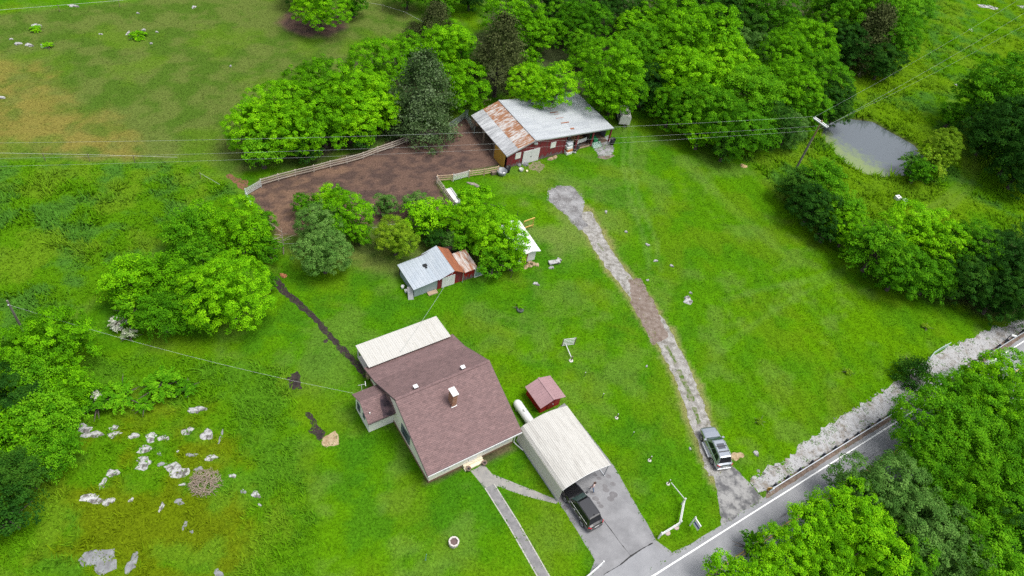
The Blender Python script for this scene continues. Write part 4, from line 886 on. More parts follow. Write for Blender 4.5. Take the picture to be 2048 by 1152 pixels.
# for-sale style hanging sign
sg = thing('street_sign', 'white yard sign with a blue band hanging from a white post', 'sign', G(*ZS(715, 800)))
b0 = Vector(sg.location); top = 1.85
bar('post', (0, 0, 0), (0, 0, top), .11, .11, M_PVC, sg); MB().lathe([(.09, 0), (.09, .03), (.01, .09)], 4, (0, 0, top)).build('post_cap', M_PVC, sg)
arm = G(*ZS(880, 815), 1.7) - b0; arm.z = 0
bar('arm', (0, 0, 1.70), arm + Vector((0, 0, 1.70)), .09, .10, M_PVC, sg)
s0, s1 = arm * .18, arm * .98
def plate(z0, z1, m, e, name):
    n = Vector((arm.y, -arm.x, 0)).normalized() * e
    return MB().add([s0 + n + Vector((0, 0, z0)), s1 + n + Vector((0, 0, z0)), s1 + n + Vector((0, 0, z1)), s0 + n + Vector((0, 0, z1)), s0 - n + Vector((0, 0, z0)), s1 - n + Vector((0, 0, z0)), s1 - n + Vector((0, 0, z1)), s0 - n + Vector((0, 0, z1))], [(0, 1, 2, 3), (7, 6, 5, 4), (3, 2, 6, 7), (0, 4, 5, 1), (1, 5, 6, 2), (4, 0, 3, 7)]).build(name, m, sg)
plate(.72, 1.58, M_TRIM, .018, 'sign_board'); plate(1.05, 1.32, mat('sign_blue', (.07, .06, .30), .5), .021, 'blue_band')

# ------------------------------------------------------------------ guardrail along the road
gr = thing('guardrail', 'long steel guardrail with dark posts along the road shoulder', 'guardrail', (*rd(5.3, -.82), 0))
b0 = Vector(gr.location); w0 = [(0, .50), (.05, .56), (.05, .60), (0, .65), (.05, .70), (.05, .74), (0, .80)]
gz = Vector((RN.x, RN.y, 0)); gt = Vector((RT.x, RT.y, 0))
k = 0
M_GR = mat('guardrail_zinc', (.50, .53, .56), .4, .4, (.42, .45, .48), 2)
while k < 30:
    mb = MB(); a = gt * (k * 3.81); b = gt * ((k + 1) * 3.81 - .01)
    vs = [a + gz * e + Vector((0, 0, z)) for e, z in w0] + [b + gz * e + Vector((0, 0, z)) for e, z in w0]
    mb.add(vs, [(i, i + 1, i + 8, i + 7) for i in range(6)] + [(i + 7, i + 8, i + 1, i) for i in range(6)])
    # top lip so that the beam shows from above
    mb.beam(a + Vector((0, 0, .80)) + gz * .03, b + Vector((0, 0, .80)) + gz * .03, .09, .02)
    mb.build('beam', M_GR, gr); k += 1
for k in range(58):
    p = gt * (.6 + k * 1.905) - gz * .22
    bar('post', p, p + Vector((0, 0, .74)), .16, .20, mat('guardrail_post', (.05, .055, .07), .7), gr)
    bar('block', p + gz * .10 + Vector((0, 0, .56)), p + gz * .20 + Vector((0, 0, .56)), .12, .3, mat('guardrail_post', (.05, .055, .07), .7), gr)
en = MB().tube([(-.35, -.35, .35), (-.05, -.1, .65), (.1, .1, .68)], [.05, .12, .1], 8).build('end_wing', M_GR, gr)
em = thing('end_marker', 'yellow and black striped marker on the near end of the guardrail', 'marker', (*rd(4.95, -1.0), 0))
MB().box(-.22, .22, -.03, .0, .2, .75).build('plate', mat('marker_yellow', (.60, .32, .01), .5), em)
for i in range(3): MB().add([(-.22 + i * .15, -.034, .25 + .0 * i), (-.14 + i * .15, -.034, .25), (-.04 + i * .15, -.034, .7), (-.12 + i * .15, -.034, .7)], [(0, 1, 2, 3)]).build('stripe', M_BLACK, em)
bar('leg', (0, .03, 0), (0, .03, .5), .06, .06, M_DKGREY, em); em.rotation_euler = (0, 0, R(10))
mbx = thing('post_box', 'small white box on a bent black post by the far guardrail', 'post', G(2010, 682)); MB().tube([(0, 0, 0), (.1, .15, .9), (.45, .25, 1.0)], .05, 6).build('post', M_BLACK, mbx); MB().tube([(.25, .25, 1.0), (.85, .2, 1.02)], .17, 10).build('box', M_TRIM, mbx)

# ------------------------------------------------------------------ utility poles and lines
M_POLE = mat('pole_wood', (.20, .185, .165), .9, 0, (.13, .115, .10), 3, (.35, .65), .3, 10, (4, 4, .5))
M_POLEB = mat('pole_wood_fresh', (.24, .17, .08), .9, 0, (.18, .12, .06), 3)
pb = G(1590, 341); up = thing('utility_pole', 'tall wooden utility pole with white crossarms beside the pond', 'pole', pb)
MB().tube([(0, 0, 0), (0, 0, 6.3)], [.17, .15], 10).build('shaft', M_POLE, up); MB().tube([(0.04, 0, 5.7), (0.04, 0, 9.35)], [.13, .11], 10).build('top_splice', M_POLEB, up)
ca = G(1630, 232, 9.0) - G(1657, 251, 9.0); ca.normalize(); cb = Vector((-ca.y, ca.x, 0))
for s in (-1, 1): bar('crossarm', ca * 1.3 + cb * .19 * s + Vector((0, 0, 9.0)), -ca * 1.3 + cb * .19 * s + Vector((0, 0, 9.0)), .13, .14, mat('white_crossarm', (.72, .73, .74), .6), up)
ins = []
for e in (1.2, .45, -1.2):
    p = ca * e + Vector((0, 0, 9.08)); MB().lathe([(.05, 0), (.09, .04), (.05, .1), (.08, .14), (.02, .2)], 8, tuple(p)).build('insulator', mat('insulator_grey', (.35, .36, .38), .3), up); ins.append(pb + p + Vector((0, 0, .2)))
lp = G(54, 677); up2 = thing('utility_pole', 'slim leaning wooden pole at the meadow edge on the far left', 'pole', lp)
MB().tube([(0, 0, 0), (.35, -.2, 6.2)], [.14, .09], 8).build('shaft', M_POLE, up2); MB().lathe([(.05, 0), (.08, .05), (.02, .12)], 8, (.33, -.28, 5.6)).build('insulator', M_TRIM, up2)
def line(label, p, q, sag, rad=.022, m=None, n=24, name='power_line'):
    p, q = Vector(p), Vector(q); pts = [p.lerp(q, i / n) - Vector((0, 0, 4 * sag * (i / n) * (1 - i / n))) - p for i in range(n + 1)]
    return tag(MB().tube(pts, rad, 4).build(name, m or M_LINE, None, loc=p), label, 'cable', 'overhead lines')
M_LINE = mat('line_aluminium', (.36, .39, .38), .5, .2)
line('upper power line crossing the pasture above the big leafy trees', ins[0], G(-260, 288, 8.6), 1.0, .008)
line('middle power line crossing in front of the barn', ins[2], G(-260, 321, 7.6), 1.0, .007)
line('lowest power line crossing in front of the barn doors', pb + Vector((0, 0, 7.6)), G(-260, 338, 6.4), 1.0, .007)
line('power line running from the pond pole over the right meadow, upper wire', ins[0], G(2130, -60, 9.5), 1.2, .008)
line('power line running from the pond pole over the right meadow, lower wire', ins[2], G(2160, -45, 9.5), 1.2, .010)
line('power line from the pole shaft up over the pond', pb + Vector((0, 0, 7.6)), G(2190, -30, 9.0), 1.3, .008)
hx = lambda a, b, z: Vector((*HA(a, b), z))
line('white service cable from the slim pole to the farmhouse annex', lp + Vector((.33, -.28, 5.7)), hx(-2.9, 10.8, 2.75), .9, .007, M_WIREW, 30, 'service_cable')
line('thin cable from the farmhouse porch roof to the tool shed', hx(3.6, 13.6, 2.4), lb(4.9, -.3, 2.65), .35, .014, M_LINE, 16, 'service_cable')

# ------------------------------------------------------------------ cars
def make_car(name, label, L, Wd, H, paint, loc, rz, rails=True, sunroof=False, chrome=True, board=False, roofbars=False):
    t = thing(name, label, 'car', loc, rz, 'parked cars'); h = L / 2
    # lower body: stations along x (front +x), each a half section of (y, z)
    st = [(-h, .80, .36, .86), (-h + .10, .93, .28, .98), (-h + .5, .985, .24, 1.02), (-h + 1.3, 1.0, .23, 1.03), (-.2, 1.0, .23, 1.02), (.7, 1.0, .23, 1.01), (h - 1.25, 1.0, .23, 1.00), (h - .75, .98, .24, .97), (h - .25, .92, .28, .90), (h - .05, .80, .34, .78), (h, .70, .40, .68)]
    sec = []
    for x, wf, z0, z1 in st:
        w = Wd / 2 * wf
        half = [(w * .80, z0), (w * .97, z0 + .12), (w, z0 + .32), (w * .985, z1 - .18), (w * .93, z1 - .03), (w * .80, z1 + .015), (w * .4, z1 + .045)]
        sec.append([(x, y, z) for y, z in half] + [(x, -y, z) for y, z in half[::-1]])
    n = len(sec[0]); mb = MB(); V = [p for s in sec for p in s]
    F = [(i * n + j, i * n + (j + 1) % n, (i + 1) * n + (j + 1) % n, (i + 1) * n + j) for i in range(len(sec) - 1) for j in range(n)]
    F = [f[::-1] for f in F] + [tuple(range(n)), tuple((len(sec) - 1) * n + j for j in range(n))[::-1]]
    mb.add(V, F); body = mb.build('body', paint, t, False)
    # cabin
    xb0, xb1, xt0, xt1 = -h + .28, h - 1.35, -h + .62, h - 2.15; zb, zt = 1.0, H
    wb, wt = Wd / 2 * .90, Wd / 2 * .70
    def ring(z, f):
        e = 1 - (1 - f) ** 1
        x0, x1, w = xb0 + (xt0 - xb0) * f, xb1 + (xt1 - xb1) * f, wb + (wt - wb) * f
        return [(x0, -w * .9, z), (x0, w * .9, z), (x0 + .18, w, z), (x1 - .25, w, z), (x1, w * .88, z), (x1, -w * .88, z), (x1 - .25, -w, z), (x0 + .18, -w, z)]
    rg = [ring(zb, 0), ring(zb + (zt - zb) * .86, .86), ring(zt - .045, .985), [((p[0] - (xt0 + xt1) / 2) * .90 + (xt0 + xt1) / 2, p[1] * .86, zt) for p in ring(zt, 1)]]
    V = [p for r_ in rg for p in r_]; F = [(i * 8 + j, i * 8 + (j + 1) % 8, (i + 1) * 8 + (j + 1) % 8, (i + 1) * 8 + j) for i in range(3) for j in range(8)]
    F = [f[::-1] for f in F] + [tuple(24 + j for j in range(8))[::-1]]
    MB().add(V, F).build('roof', paint, t, False)
    def at(f, x, s):                                     # point on the cabin side at height fraction f
        return Vector((x, s * (wb + (wt - wb) * f + .008), zb + (zt - zb) * f))
    glass = mat('car_glass', (.010, .011, .014), .12, 0, spec=.35)
    f0, f1 = .10, .80
    xs0 = lambda f: xb0 + (xt0 - xb0) * f + .25; xs1 = lambda f: xb1 + (xt1 - xb1) * f - .30
    cuts = [0, .30, .62, 1]
    for s in (-1, 1):
        for c0, c1 in zip(cuts, cuts[1:]):
            q = lambda f, c: at(f, xs0(f) + (xs1(f) - xs0(f)) * c, s)
            c1 -= .025
            V = [q(f0, c0), q(f0, c1), q(f1, c1), q(f1, c0)]; MB().add(V, [(0, 1, 2, 3) if s < 0 else (3, 2, 1, 0)]).build('side_window', glass, t)
        if chrome: bar('window_trim', at(.05, xs0(0), s) + Vector((0, s * .01, 0)), at(.05, xs1(0), s) + Vector((0, s * .01, 0)), .02, .03, M_TRIM, t)
        mi = MB().box(-.10, .10, -.12, .12, -.07, .07).build('mirror', paint, t, loc=(xb1 - .25, s * (Wd / 2 + .10), 1.08))
        for fr, xx in ((1, h - .95), (0, -h + 1.0)):
            wh = MB().tube([(xx, s * (Wd / 2 - .22), .36), (xx, s * (Wd / 2 + .03), .36)], .36, 20).build('wheel', mat('tyre_rubber', (.015, .015, .016), .85), t)
            MB().tube([(xx, s * (Wd / 2), .36), (xx, s * (Wd / 2 + .042), .36)], .25, 16).build('rim', mat('alloy_rim', (.50, .51, .53), .3, .6), wh)
            sp = MB()
            for k in range(5): a_ = k * 1.2566; sp.beam((xx + .06 * math.cos(a_), s * (Wd / 2 + .044), .36 + .06 * math.sin(a_)), (xx + .22 * math.cos(a_), s * (Wd / 2 + .044), .36 + .22 * math.sin(a_)), .02, .07, up=(0, 1, 0))
            sp.build('spokes', mat('rim_dark', (.06, .06, .065), .5), wh)
        if rails: MB().tube([(xt0 + .1, s * (wt - .05), zt - .02), (xt0 + .25, s * (wt - .05), zt + .05), (xt1 - .25, s * (wt - .05), zt + .05), (xt1 - .1, s * (wt - .05), zt - .02)], .025, 6).build('roof_rail', M_STEEL if roofbars else M_DKGREY, t)
        if board: MB().box(-h + 1.5, h - 1.45, s * (Wd / 2 + .08) - .10, s * (Wd / 2 + .08) + .10, .30, .36).build('running_board', mat('alloy_board', (.62, .63, .64), .35, .4), t)
        MB().beam((-h + .02, s * Wd / 2 * .70, .86), (-h + .20, s * Wd / 2 * .945, .90), .06, .20).build('tail_light', mat('tail_red', (.45, .01, .02), .2), t)
        MB().beam((h - .10, s * Wd / 2 * .55, .70), (h - .38, s * Wd / 2 * .88, .80), .10, .15).build('headlight', mat('lamp_clear', (.6, .62, .65), .1, .2), t)
        for c in (.30, .66):
            x = xs0(0) + (xs1(0) - xs0(0)) * c; MB().box(x + .06, x + .26, s * (Wd / 2) - .02, s * (Wd / 2) + .015, .80, .84).build('door_handle', M_STEEL, t)
    def panel(name, x0, x1, z0, z1, wlo, whi, m, e):
        d = Vector((z1 - z0, 0, -(x1 - x0))).normalized() * e
        if d.x * (1 if x0 > 0 else -1) < 0: d = -d
        V = [Vector((x0, -wlo, z0)) + d, Vector((x0, wlo, z0)) + d, Vector((x1, whi, z1)) + d, Vector((x1, -whi, z1)) + d]
        return MB().add(V, [(0, 1, 2, 3)]).build(name, m, t)
    zc = lambda f: zb + (zt - zb) * f
    panel('windscreen', xb1 + (xt1 - xb1) * .08, xb1 + (xt1 - xb1) * .90, zc(.08), zc(.90), wb * .84, wt * .90, mat('windscreen_glass', (.03, .06, .055), .05, 0, spec=.7), .012)
    panel('rear_window', xb0 + (xt0 - xb0) * .12, xb0 + (xt0 - xb0) * .84, zc(.12), zc(.84), wb * .80, wt * .86, glass, .012)
    MB().box(-h - .012, -h + .06, -.26, .26, .66, .80).build('number_plate', M_TRIM, t)
    MB().box(-h - .05, -h + .12, -Wd * .40, Wd * .40, .36, .46).build('bumper_strip', mat('bumper_bright', (.70, .71, .72), .3, .3) if board else M_DKGREY, t)
    MB().box(h - .03, h + .015, -.45, .45, .46, .66).build('grille', M_BLACK, t)
    if sunroof: MB().box(xt1 - 1.05, xt1 - .42, -.42, .42, zt + .002, zt + .012).build('sunroof', mat('sunroof_glass', (.06, .065, .08), .06, 0, spec=.7), t)
    if roofbars:
        for x in (xt0 + .62, xt0 + 1.25): MB().box(x - .04, x + .04, -wt * .90, wt * .90, zt + .03, zt + .06).build('roof_bar', M_DKGREY, t)
    else: MB().beam((xt0 + .25, 0, zt), (xt0 + .12, 0, zt + .10), .03, .05).build('aerial', M_BLACK, t)
    return t
def car_at(fw, rw, side=1):
    a, b = G(*fw, .35), G(*rw, .35); d = (a - b); ang = math.atan2(d.y, d.x); m = (a + b) / 2; n = Vector((math.sin(ang), -math.cos(ang), 0))
    c = m + n * .93; return (c.x, c.y, 0), ang
M_SILV = mat('silver_paint', (.40, .43, .47), .2, .8, coat=.6); M_BLKP = mat('black_paint', (.006, .006, .008), .2, 0, coat=1.0, spec=.6)
cl, ca_ = car_at((1404, 878), (1423, 921)); make_car('parked_car', 'silver SUV with sunroof and roof bars on the gravel track', 4.75, 1.90, 1.72, M_SILV, cl, ca_, True, True, False, True, True)
cl, ca_ = car_at((1131.7, 1000.6), (1162.9, 1046.4)); make_car('parked_car', 'black SUV parked nose-first under the carport', 4.75, 1.90, 1.70, M_BLKP, cl, ca_, True, False, True, False, False)

# ------------------------------------------------------------------ person on the drive
def skin_mesh(name, verts, edges, radii, sub=1):
    me = bpy.data.meshes.new(name); me.from_pydata([tuple(v) for v in verts], edges, [])
    o = bpy.data.objects.new(name + '_tmp', me); COL.objects.link(o)
    sk = o.modifiers.new('skin', 'SKIN'); sk.use_smooth_shade = True
    for i, r_ in enumerate(radii):
        d = me.skin_vertices[0].data[i]; d.radius = r_ if isinstance(r_, tuple) else (r_, r_); d.use_root = (i == 0)
    ss = o.modifiers.new('sub', 'SUBSURF'); ss.levels = ss.render_levels = sub
    bpy.context.view_layer.update()
    ev = o.evaluated_get(bpy.context.evaluated_depsgraph_get()); out = bpy.data.meshes.new_from_object(ev)
    bpy.data.objects.remove(o); return out
def person():
    g = G(1090 + 668 / 7.2, 920 + 442 / 7.2); fwd = G(1140, 990) - g; ang = math.atan2(fwd.y, fwd.x) - math.pi / 2 - .6
    t = thing('person', 'person in a pale top and blue jeans walking on the drive', 'person', g, ang)
    V = [(0, 0, .92), (0, .01, 1.08), (0, .02, 1.25), (0, .01, 1.38), (0, .02, 1.46), (0, .05, 1.52), (0, .055, 1.60), (0, .04, 1.68),   # pelvis..head
         (.09, 0, .88), (.11, .18, .50), (.11, .16, .09), (.12, .30, .03),                                                            # right leg forward
         (-.09, 0, .88), (-.11, -.10, .50), (-.11, -.26, .12), (-.12, -.16, .03),                                                     # left leg back
         (.17, .01, 1.37), (.23, -.06, 1.12), (.23, .06, .90), (.225, .09, .83), (-.17, .01, 1.37), (-.23, .08, 1.12), (-.22, .24, .98), (-.215, .29, .93)]
    E = [(0, 1), (1, 2), (2, 3), (3, 4), (4, 5), (5, 6), (6, 7), (0, 8), (8, 9), (9, 10), (10, 11), (0, 12), (12, 13), (13, 14), (14, 15), (3, 16), (16, 17), (17, 18), (18, 19), (3, 20), (20, 21), (21, 22), (22, 23)]
    Rr = [(.155, .12), (.13, .10), (.155, .11), (.13, .09), (.055, .055), (.07, .085), (.082, .10), (.06, .075), .085, .065, .045, .04, .085, .065, .045, .04, .06, .045, .033, .03, .06, .045, .033, .03]
    for s, w in ((1, (.225, .09, .83)), (-1, (-.215, .29, .93))):                                                                      # five fingers each
        wi = 19 if s > 0 else 23; w = Vector(w)
        for k, (dx, dy, L_) in enumerate(((.0, .045, .055), (.012, .02, .085), (.004, .0, .09), (-.006, -.018, .085), (-.012, -.034, .07))):
            i = len(V); V += [tuple(w + Vector((dx, dy, -.02))), tuple(w + Vector((dx, dy + .012, -.02 - L_ * .55))), tuple(w + Vector((dx - .012 * s, dy + .02, -.02 - L_)))]
            E += [(wi, i), (i, i + 1), (i + 1, i + 2)]; Rr += [.012, .010, .008]
    me = skin_mesh('body', V, E, Rr, 1)
    for m in (mat('skin', (.42, .25, .18), .6), mat('pale_pink_top', (.62, .45, .42), .8), mat('blue_jeans', (.10, .16, .28), .85), mat('dark_shoe', (.06, .05, .05), .7)): me.materials.append(m)
    for p in me.polygons:
        z, x, y = p.center.z, abs(p.center.x), p.center.y
        p.material_index = 3 if z < .09 else 2 if (z < .95 and x < .19) else 1 if (z < 1.45 and z > 1.05) or (z >= .95 and x < .17 and z < 1.42) else 0
        p.use_smooth = True
    obj('body', me, t)
    hb = bmesh.new(); bmesh.ops.create_icosphere(hb, subdivisions=2, radius=1)
    for v in hb.verts:
        v.co = Vector((v.co.x * .108, v.co.y * .125 - .015, v.co.z * .125 + 1.64))
        if v.co.y > .09 and v.co.z < 1.70: v.co.y = .05
        if v.co.z < 1.56: v.co.z = 1.50 + (v.co.z - 1.5) * .4; v.co.y -= .03
    hm = bpy.data.meshes.new('hair'); hb.to_mesh(hm); hb.free(); hm.materials.append(mat('brown_hair', (.055, .025, .015), .6)); obj('hair', hm, t)
    f = MB()
    for s in (-1, 1): f.box(s * .035 - .012, s * .035 + .012, .135, .15, 1.605, 1.62)
    f.build('eyes', M_BLACK, t); MB().add([(-.014, .14, 1.57), (.014, .14, 1.57), (0, .175, 1.565), (0, .14, 1.61)], [(0, 1, 2), (1, 3, 2), (3, 0, 2)]).build('nose', mat('skin', (.42, .25, .18)), t)
    MB().box(-.025, .025, .137, .146, 1.535, 1.543).build('mouth', mat('lips', (.35, .12, .10), .6), t)
person()

# ------------------------------------------------------------------ barn yard things
def bucket(label, x, y, r_, h, m, z=0, name='bucket', cat='bucket', at=None):
    g = Vector(at) if at else G(x, y); t = thing(name, label, cat, g)
    MB().lathe([(r_ * .8, 0), (r_, h), (r_ * .92, h), (r_ * .74, .04)], 14).build('tub', m, t, True)
    MB().tube([(r_ * math.cos(a), r_ * math.sin(a), h) for a in np.linspace(0, 6.2832, 15)], r_ * .06, 5).build('rim', m, t)
    return t
FD = lambda x, y: (980 + x / 11.52, 270 + y / 11.52)
M_TROUGH = mat('trough_zinc', (.22, .235, .25), .5, .3)
bucket('grey round water trough at the left corner of the barn', *FD(265, 900), .72, .62, M_TROUGH, name='water_trough', cat='trough')
bucket('black barrel standing against the left corner of the barn', *FD(405, 850), .36, .85, M_BLACK, name='barrel', cat='barrel')
bucket('white bucket in front of the grey water trough', *FD(322, 935), .2, .45, M_PVC)
bucket('pale round tub left of the white barn doors', *FD(715, 830), .32, .4, mat('pale_tub', (.45, .46, .44), .6))
bucket('small cream bucket on the bare earth before the barn doors', *FD(850, 855), .15, .3, mat('cream_plastic', (.75, .68, .45), .5))
bucket('small cream can beside the dark crate at the fence end', *FD(125, 900), .13, .35, mat('cream_plastic', (.75, .68, .45), .5))
bucket('black barrel by the right end post of the barn', 1223.5, 288, .42, .95, M_BLACK, name='barrel', cat='barrel')
bucket('white pail leaning out beside the lean-to of the tool shed', 0, 0, .18, .42, M_PVC, at=lb(-.55, 1.0))
bucket('white pail set behind the other at the tool shed corner', 0, 0, .2, .42, M_PVC, at=lb(-.62, 1.75))
t = thing('dark_crate', 'dark slatted crate against the orange fence near the water trough', 'crate', G(*FD(75, 905)), .6)
for i in range(3): MB().box(-.35, .35, -.25, .25, .05 + i * .18, .17 + i * .18).build('slat', M_OLDWOOD, t)
for sx in (-1, 1):
    for sy in (-1, 1): MB().box(sx * .33 - .03, sx * .33 + .03, sy * .26 - .02, sy * .26 + .02, 0, .58).build('corner_post', M_OLDWOOD, t)
def rock(name, label, x, y, rx, ry, h, seed, m, group=None, cat='rock', rot=0, zoff=0):
    """low irregular limestone: radii in metres along the photo's horizontal and depth"""
    r_ = random.Random(seed); g = G(x, y); n = 14; mb = MB(); ph = [r_.uniform(0, 6.28) for _ in range(3)]
    rad = [1 + .26 * math.sin(2 * a + ph[0]) + .16 * math.sin(3 * a + ph[1]) + .12 * math.sin(5 * a + ph[2]) for a in [6.2832 * k / n for k in range(n)]]
    V = []
    for f, z in ((1.05, -.05), (1.0, h * .35), (.82, h * .8), (.45, h)):
        for k in range(n):
            a = 6.2832 * k / n; e = r_.uniform(.86, 1.12)
            V.append((rx * rad[k] * f * e * math.cos(a), ry * rad[k] * f * e * math.sin(a), z * r_.uniform(.65, 1.2) if z > 0 else z))
    V.append((0, 0, h * .95)); F = [(i * n + k, i * n + (k + 1) % n, (i + 1) * n + (k + 1) % n, (i + 1) * n + k) for i in range(3) for k in range(n)] + [(3 * n + k, 3 * n + (k + 1) % n, 4 * n) for k in range(n)]
    mb.add(V, F); o = mb.build(name, m, None, loc=g, rot=(0, 0, -ROLL + rot)); return tag(o, label, cat, group)
M_LIME = mat('limestone', (.37, .37, .37), .9, 0, (.095, .09, .08), 2.0, (.46, .60), .6, 6)
M_LIMED = mat('lichened_limestone', (.44, .44, .44), .9, 0, (.11, .10, .095), 1.6, (.46, .60), .6, 6)
M_LIMEG = mat('grey_limestone', (.23, .24, .25), .9, 0, (.14, .14, .145), 1.8, (.4, .65), .5, 6)
Q = lambda x, y, a, b: (x / 2.667, 720 + y / 2.667, a / 2.667 / 24, b / 2.667 / 18)
ROWS = [('upper outcrop row', [(450, 365, 48, 20, 1), (495, 398, 50, 20, 0), (608, 362, 25, 14, 0), (610, 398, 36, 18, 0), (715, 405, 34, 13, 0), (805, 412, 36, 24, 1), (872, 416, 28, 18, 0), (1000, 380, 28, 24, 0), (1105, 398, 30, 36, 0), (1178, 410, 9, 34, 2)]),
        ('row above the brush pile', [(775, 475, 50, 17, 0), (850, 500, 12, 10, 2), (948, 488, 6, 6, 0), (1022, 507, 28, 10, 2), (1125, 522, 38, 14, 0)]),
        ('row left of the brush pile', [(548, 660, 20, 24, 0), (600, 603, 30, 22, 0), (765, 552, 48, 28, 0), (860, 556, 26, 10, 2), (945, 592, 68, 34, 0), (1060, 580, 20, 12, 2)]),
        ('lowest mossy outcrop row', [(490, 740, 60, 22, 1), (580, 755, 28, 20, 0), (700, 747, 14, 9, 0), (862, 784, 14, 18, 0), (955, 756, 26, 13, 2), (976, 664, 18, 7, 0)]),
        ('small stones below the brush pile', [(985, 882, 11, 18, 2), (1022, 915, 12, 7, 2), (1165, 1138, 24, 14, 2)]),
        ('stones right of the brush pile', [(1240, 618, 20, 11, 0), (1297, 702, 14, 11, 2), (1365, 718, 26, 17, 0), (1385, 775, 10, 9, 0)])]
sd = 100
for rn_, items in ROWS:
    for k, (x, y, a, b, mt) in enumerate(items):
        sd += 1; px, py, rx, ry = Q(x, y, a, b)
        rock('limestone_outcrop', f'{["pale", "dark stained", "grey"][mt]} limestone, {ORD[k]} from the left in the {rn_}', px, py, rx, ry, .04 + .045 * min(rx, ry), sd, [M_LIME, M_LIMED, M_LIMEG][mt], 'limestone outcrops in the weedy corner')
rock('limestone_outcrop', 'large flat grey limestone slab near the lower left of the picture', *Q(535, 1070, 76, 54), .14, 301, M_LIMEG, 'limestone outcrops in the weedy corner')
rock('limestone_outcrop', 'upright flat grey slab just right of the largest slab', *Q(705, 1082, 25, 42), .12, 302, M_LIMEG, 'limestone outcrops in the weedy corner')
rock('limestone_outcrop', 'pale double boulder above the rows, below the tangled bushes', *Q(1048, 268, 46, 17), .3, 303, M_LIME, 'limestone outcrops in the weedy corner')
Q2 = lambda x, y, a, b: (x / 2.926, y / 2.926, a / 2.926 / 11, b / 2.926 / 7.5)
for k, (x, y, a, b, l) in enumerate([(430, 35, 22, 9, 'pale rock beyond the white taped fence at the top left'), (807, 78, 8, 4, 'small white stone in the pasture right of the taped fence'), (1135, 42, 13, 8, 'white stone in the pasture left of the lone shade tree'), (213, 150, 18, 12, 'pale rock beside a green weed patch in the upper pasture'),
        (66, 230, 7, 5, 'smallest of four white pasture rocks in a line, nearest the edge'), (105, 258, 13, 8, 'second of four white pasture rocks in a line'), (170, 264, 17, 10, 'third of four white pasture rocks in a line'), (263, 270, 24, 10, 'largest of four white pasture rocks, with weeds behind'),
        (750, 195, 8, 12, 'white stone at the end of a weed strip in mid pasture'), (842, 178, 11, 5, 'white stone atop the weed strip in mid pasture'), (884, 257, 5, 4, 'tiny white stone below the weed strip in mid pasture'), (5, 572, 14, 9, 'white rock at the left picture edge in the dry grass'),
        (590, 201, 8, 4, 'tiny pale stone left of the weed strip in mid pasture'), (1350, 390, 5, 4, 'tiny pale stone above the large leafy trees'), (918, 188, 7, 4, 'tiny white stone near the cedar fence')]):
    rock('pasture_stone', l, *Q2(x, y, a, b), .14 + .1 * k % .1, 400 + k, M_LIME, 'white stones in the pasture')
for k, (x, y, rx, ry, l) in enumerate([(1212, 424, .22, .25, 'small pale stone right of the gravel pad'), (1252, 464, .22, .2, 'white stone right of the upper gravel track'), (1295, 490, .28, .25, 'pale stone highest of the group right of the track'), (1311, 522, .25, .22, 'bright white stone in the grass right of the track'),
        (1343, 532, .22, .25, 'pale stone farthest right near the track stones'), (1295, 561, .18, .18, 'small pale stone beside the brown stretch of track'), (1376, 601, .65, .55, 'cluster-like white rock on the right lawn'), (1381, 586, .18, .18, 'small stone above the white rock on the right lawn'), (1072, 568, .4, .25, 'flat pale stone on the lawn between the sheds'),
        (1512, 907, .35, .3, 'white rock on the grass beside the gravel shoulder'), (1380, 898, .16, .16, 'small white stone on the grass left of the silver car'), (1554, 930, .3, .25, 'round white stone at the grass edge of the shoulder'), (1728, 816, .2, .2, 'round white stone on the upper shoulder'), (1473, 912, .8, .5, 'low tan stone patch beside the silver car'),
        (1976, 14, 2.2, 1.2, 'broad pale outcrop at the top of the right meadow'), (2044, 14, 1.0, .8, 'pale outcrop in the far top right corner'), (1941, 60, .6, .5, 'white stone under the power line in the right meadow'), (1912, 170, .4, .3, 'small pale stone near the large tree on the right'), (1293, 733, .14, .14, 'tiny white stone left of the lower track')]):
    rock('field_stone', l, x, y, rx, ry, .06 if 'patch' in l else .16, 500 + k, M_TANCL if 'tan' in l else M_LIME, 'scattered field stones')
sl = thing('stone_bench', 'pale stone slab bench with two round stones on the lawn', 'bench', G(1108, 527), R(28))
mb = MB().box(-.75, .75, -.30, .30, .22, .36); mb.build('slab', M_LIME, sl)
for s in (-.55, .55): MB().box(s - .12, s + .12, -.25, .25, 0, .22).build('leg', M_LIME, sl)
rock('round_stone', 'round pale stone at the near end of the stone slab bench', 1103, 536, .28, .28, .22, 601, M_LIME, None, 'stone'); rock('round_stone', 'round pale stone at the far end of the stone slab bench', 1118, 520, .28, .28, .22, 602, M_LIME, None, 'stone')
for k, (dx, dy) in enumerate([(0, 0), (8, -4), (-7, 3), (14, -2), (3, -6)]): rock('rubble_stone', f'tan rubble stone, {ORD[k]} of the heap at the white shed door', 1058 + dx, 532 + dy, .35, .3, .25, 610 + k, M_TANCL, 'rubble by the white shed')
wb_ = thing('water_tub', 'long white tub lying along the paddock fence', 'trough', G(906, 396), 0); d0 = G(896, 378) - G(915, 405); an_ = math.atan2(d0.y, d0.x); wb_.rotation_euler = (0, 0, an_)
MB().box(-1.5, 1.5, -.42, -.36, 0, .5).box(-1.5, 1.5, .36, .42, 0, .5).box(-1.5, -1.44, -.36, .36, 0, .5).box(1.44, 1.5, -.36, .36, 0, .5).box(-1.44, 1.44, -.36, .36, .05, .30).build('shell', M_PVC, wb_)
MB().tube([(-1.45, .39, .5), (1.45, .39, .5)], .05, 6).tube([(-1.45, -.39, .5), (1.45, -.39, .5)], .05, 6).build('lip', M_PVC, wb_)
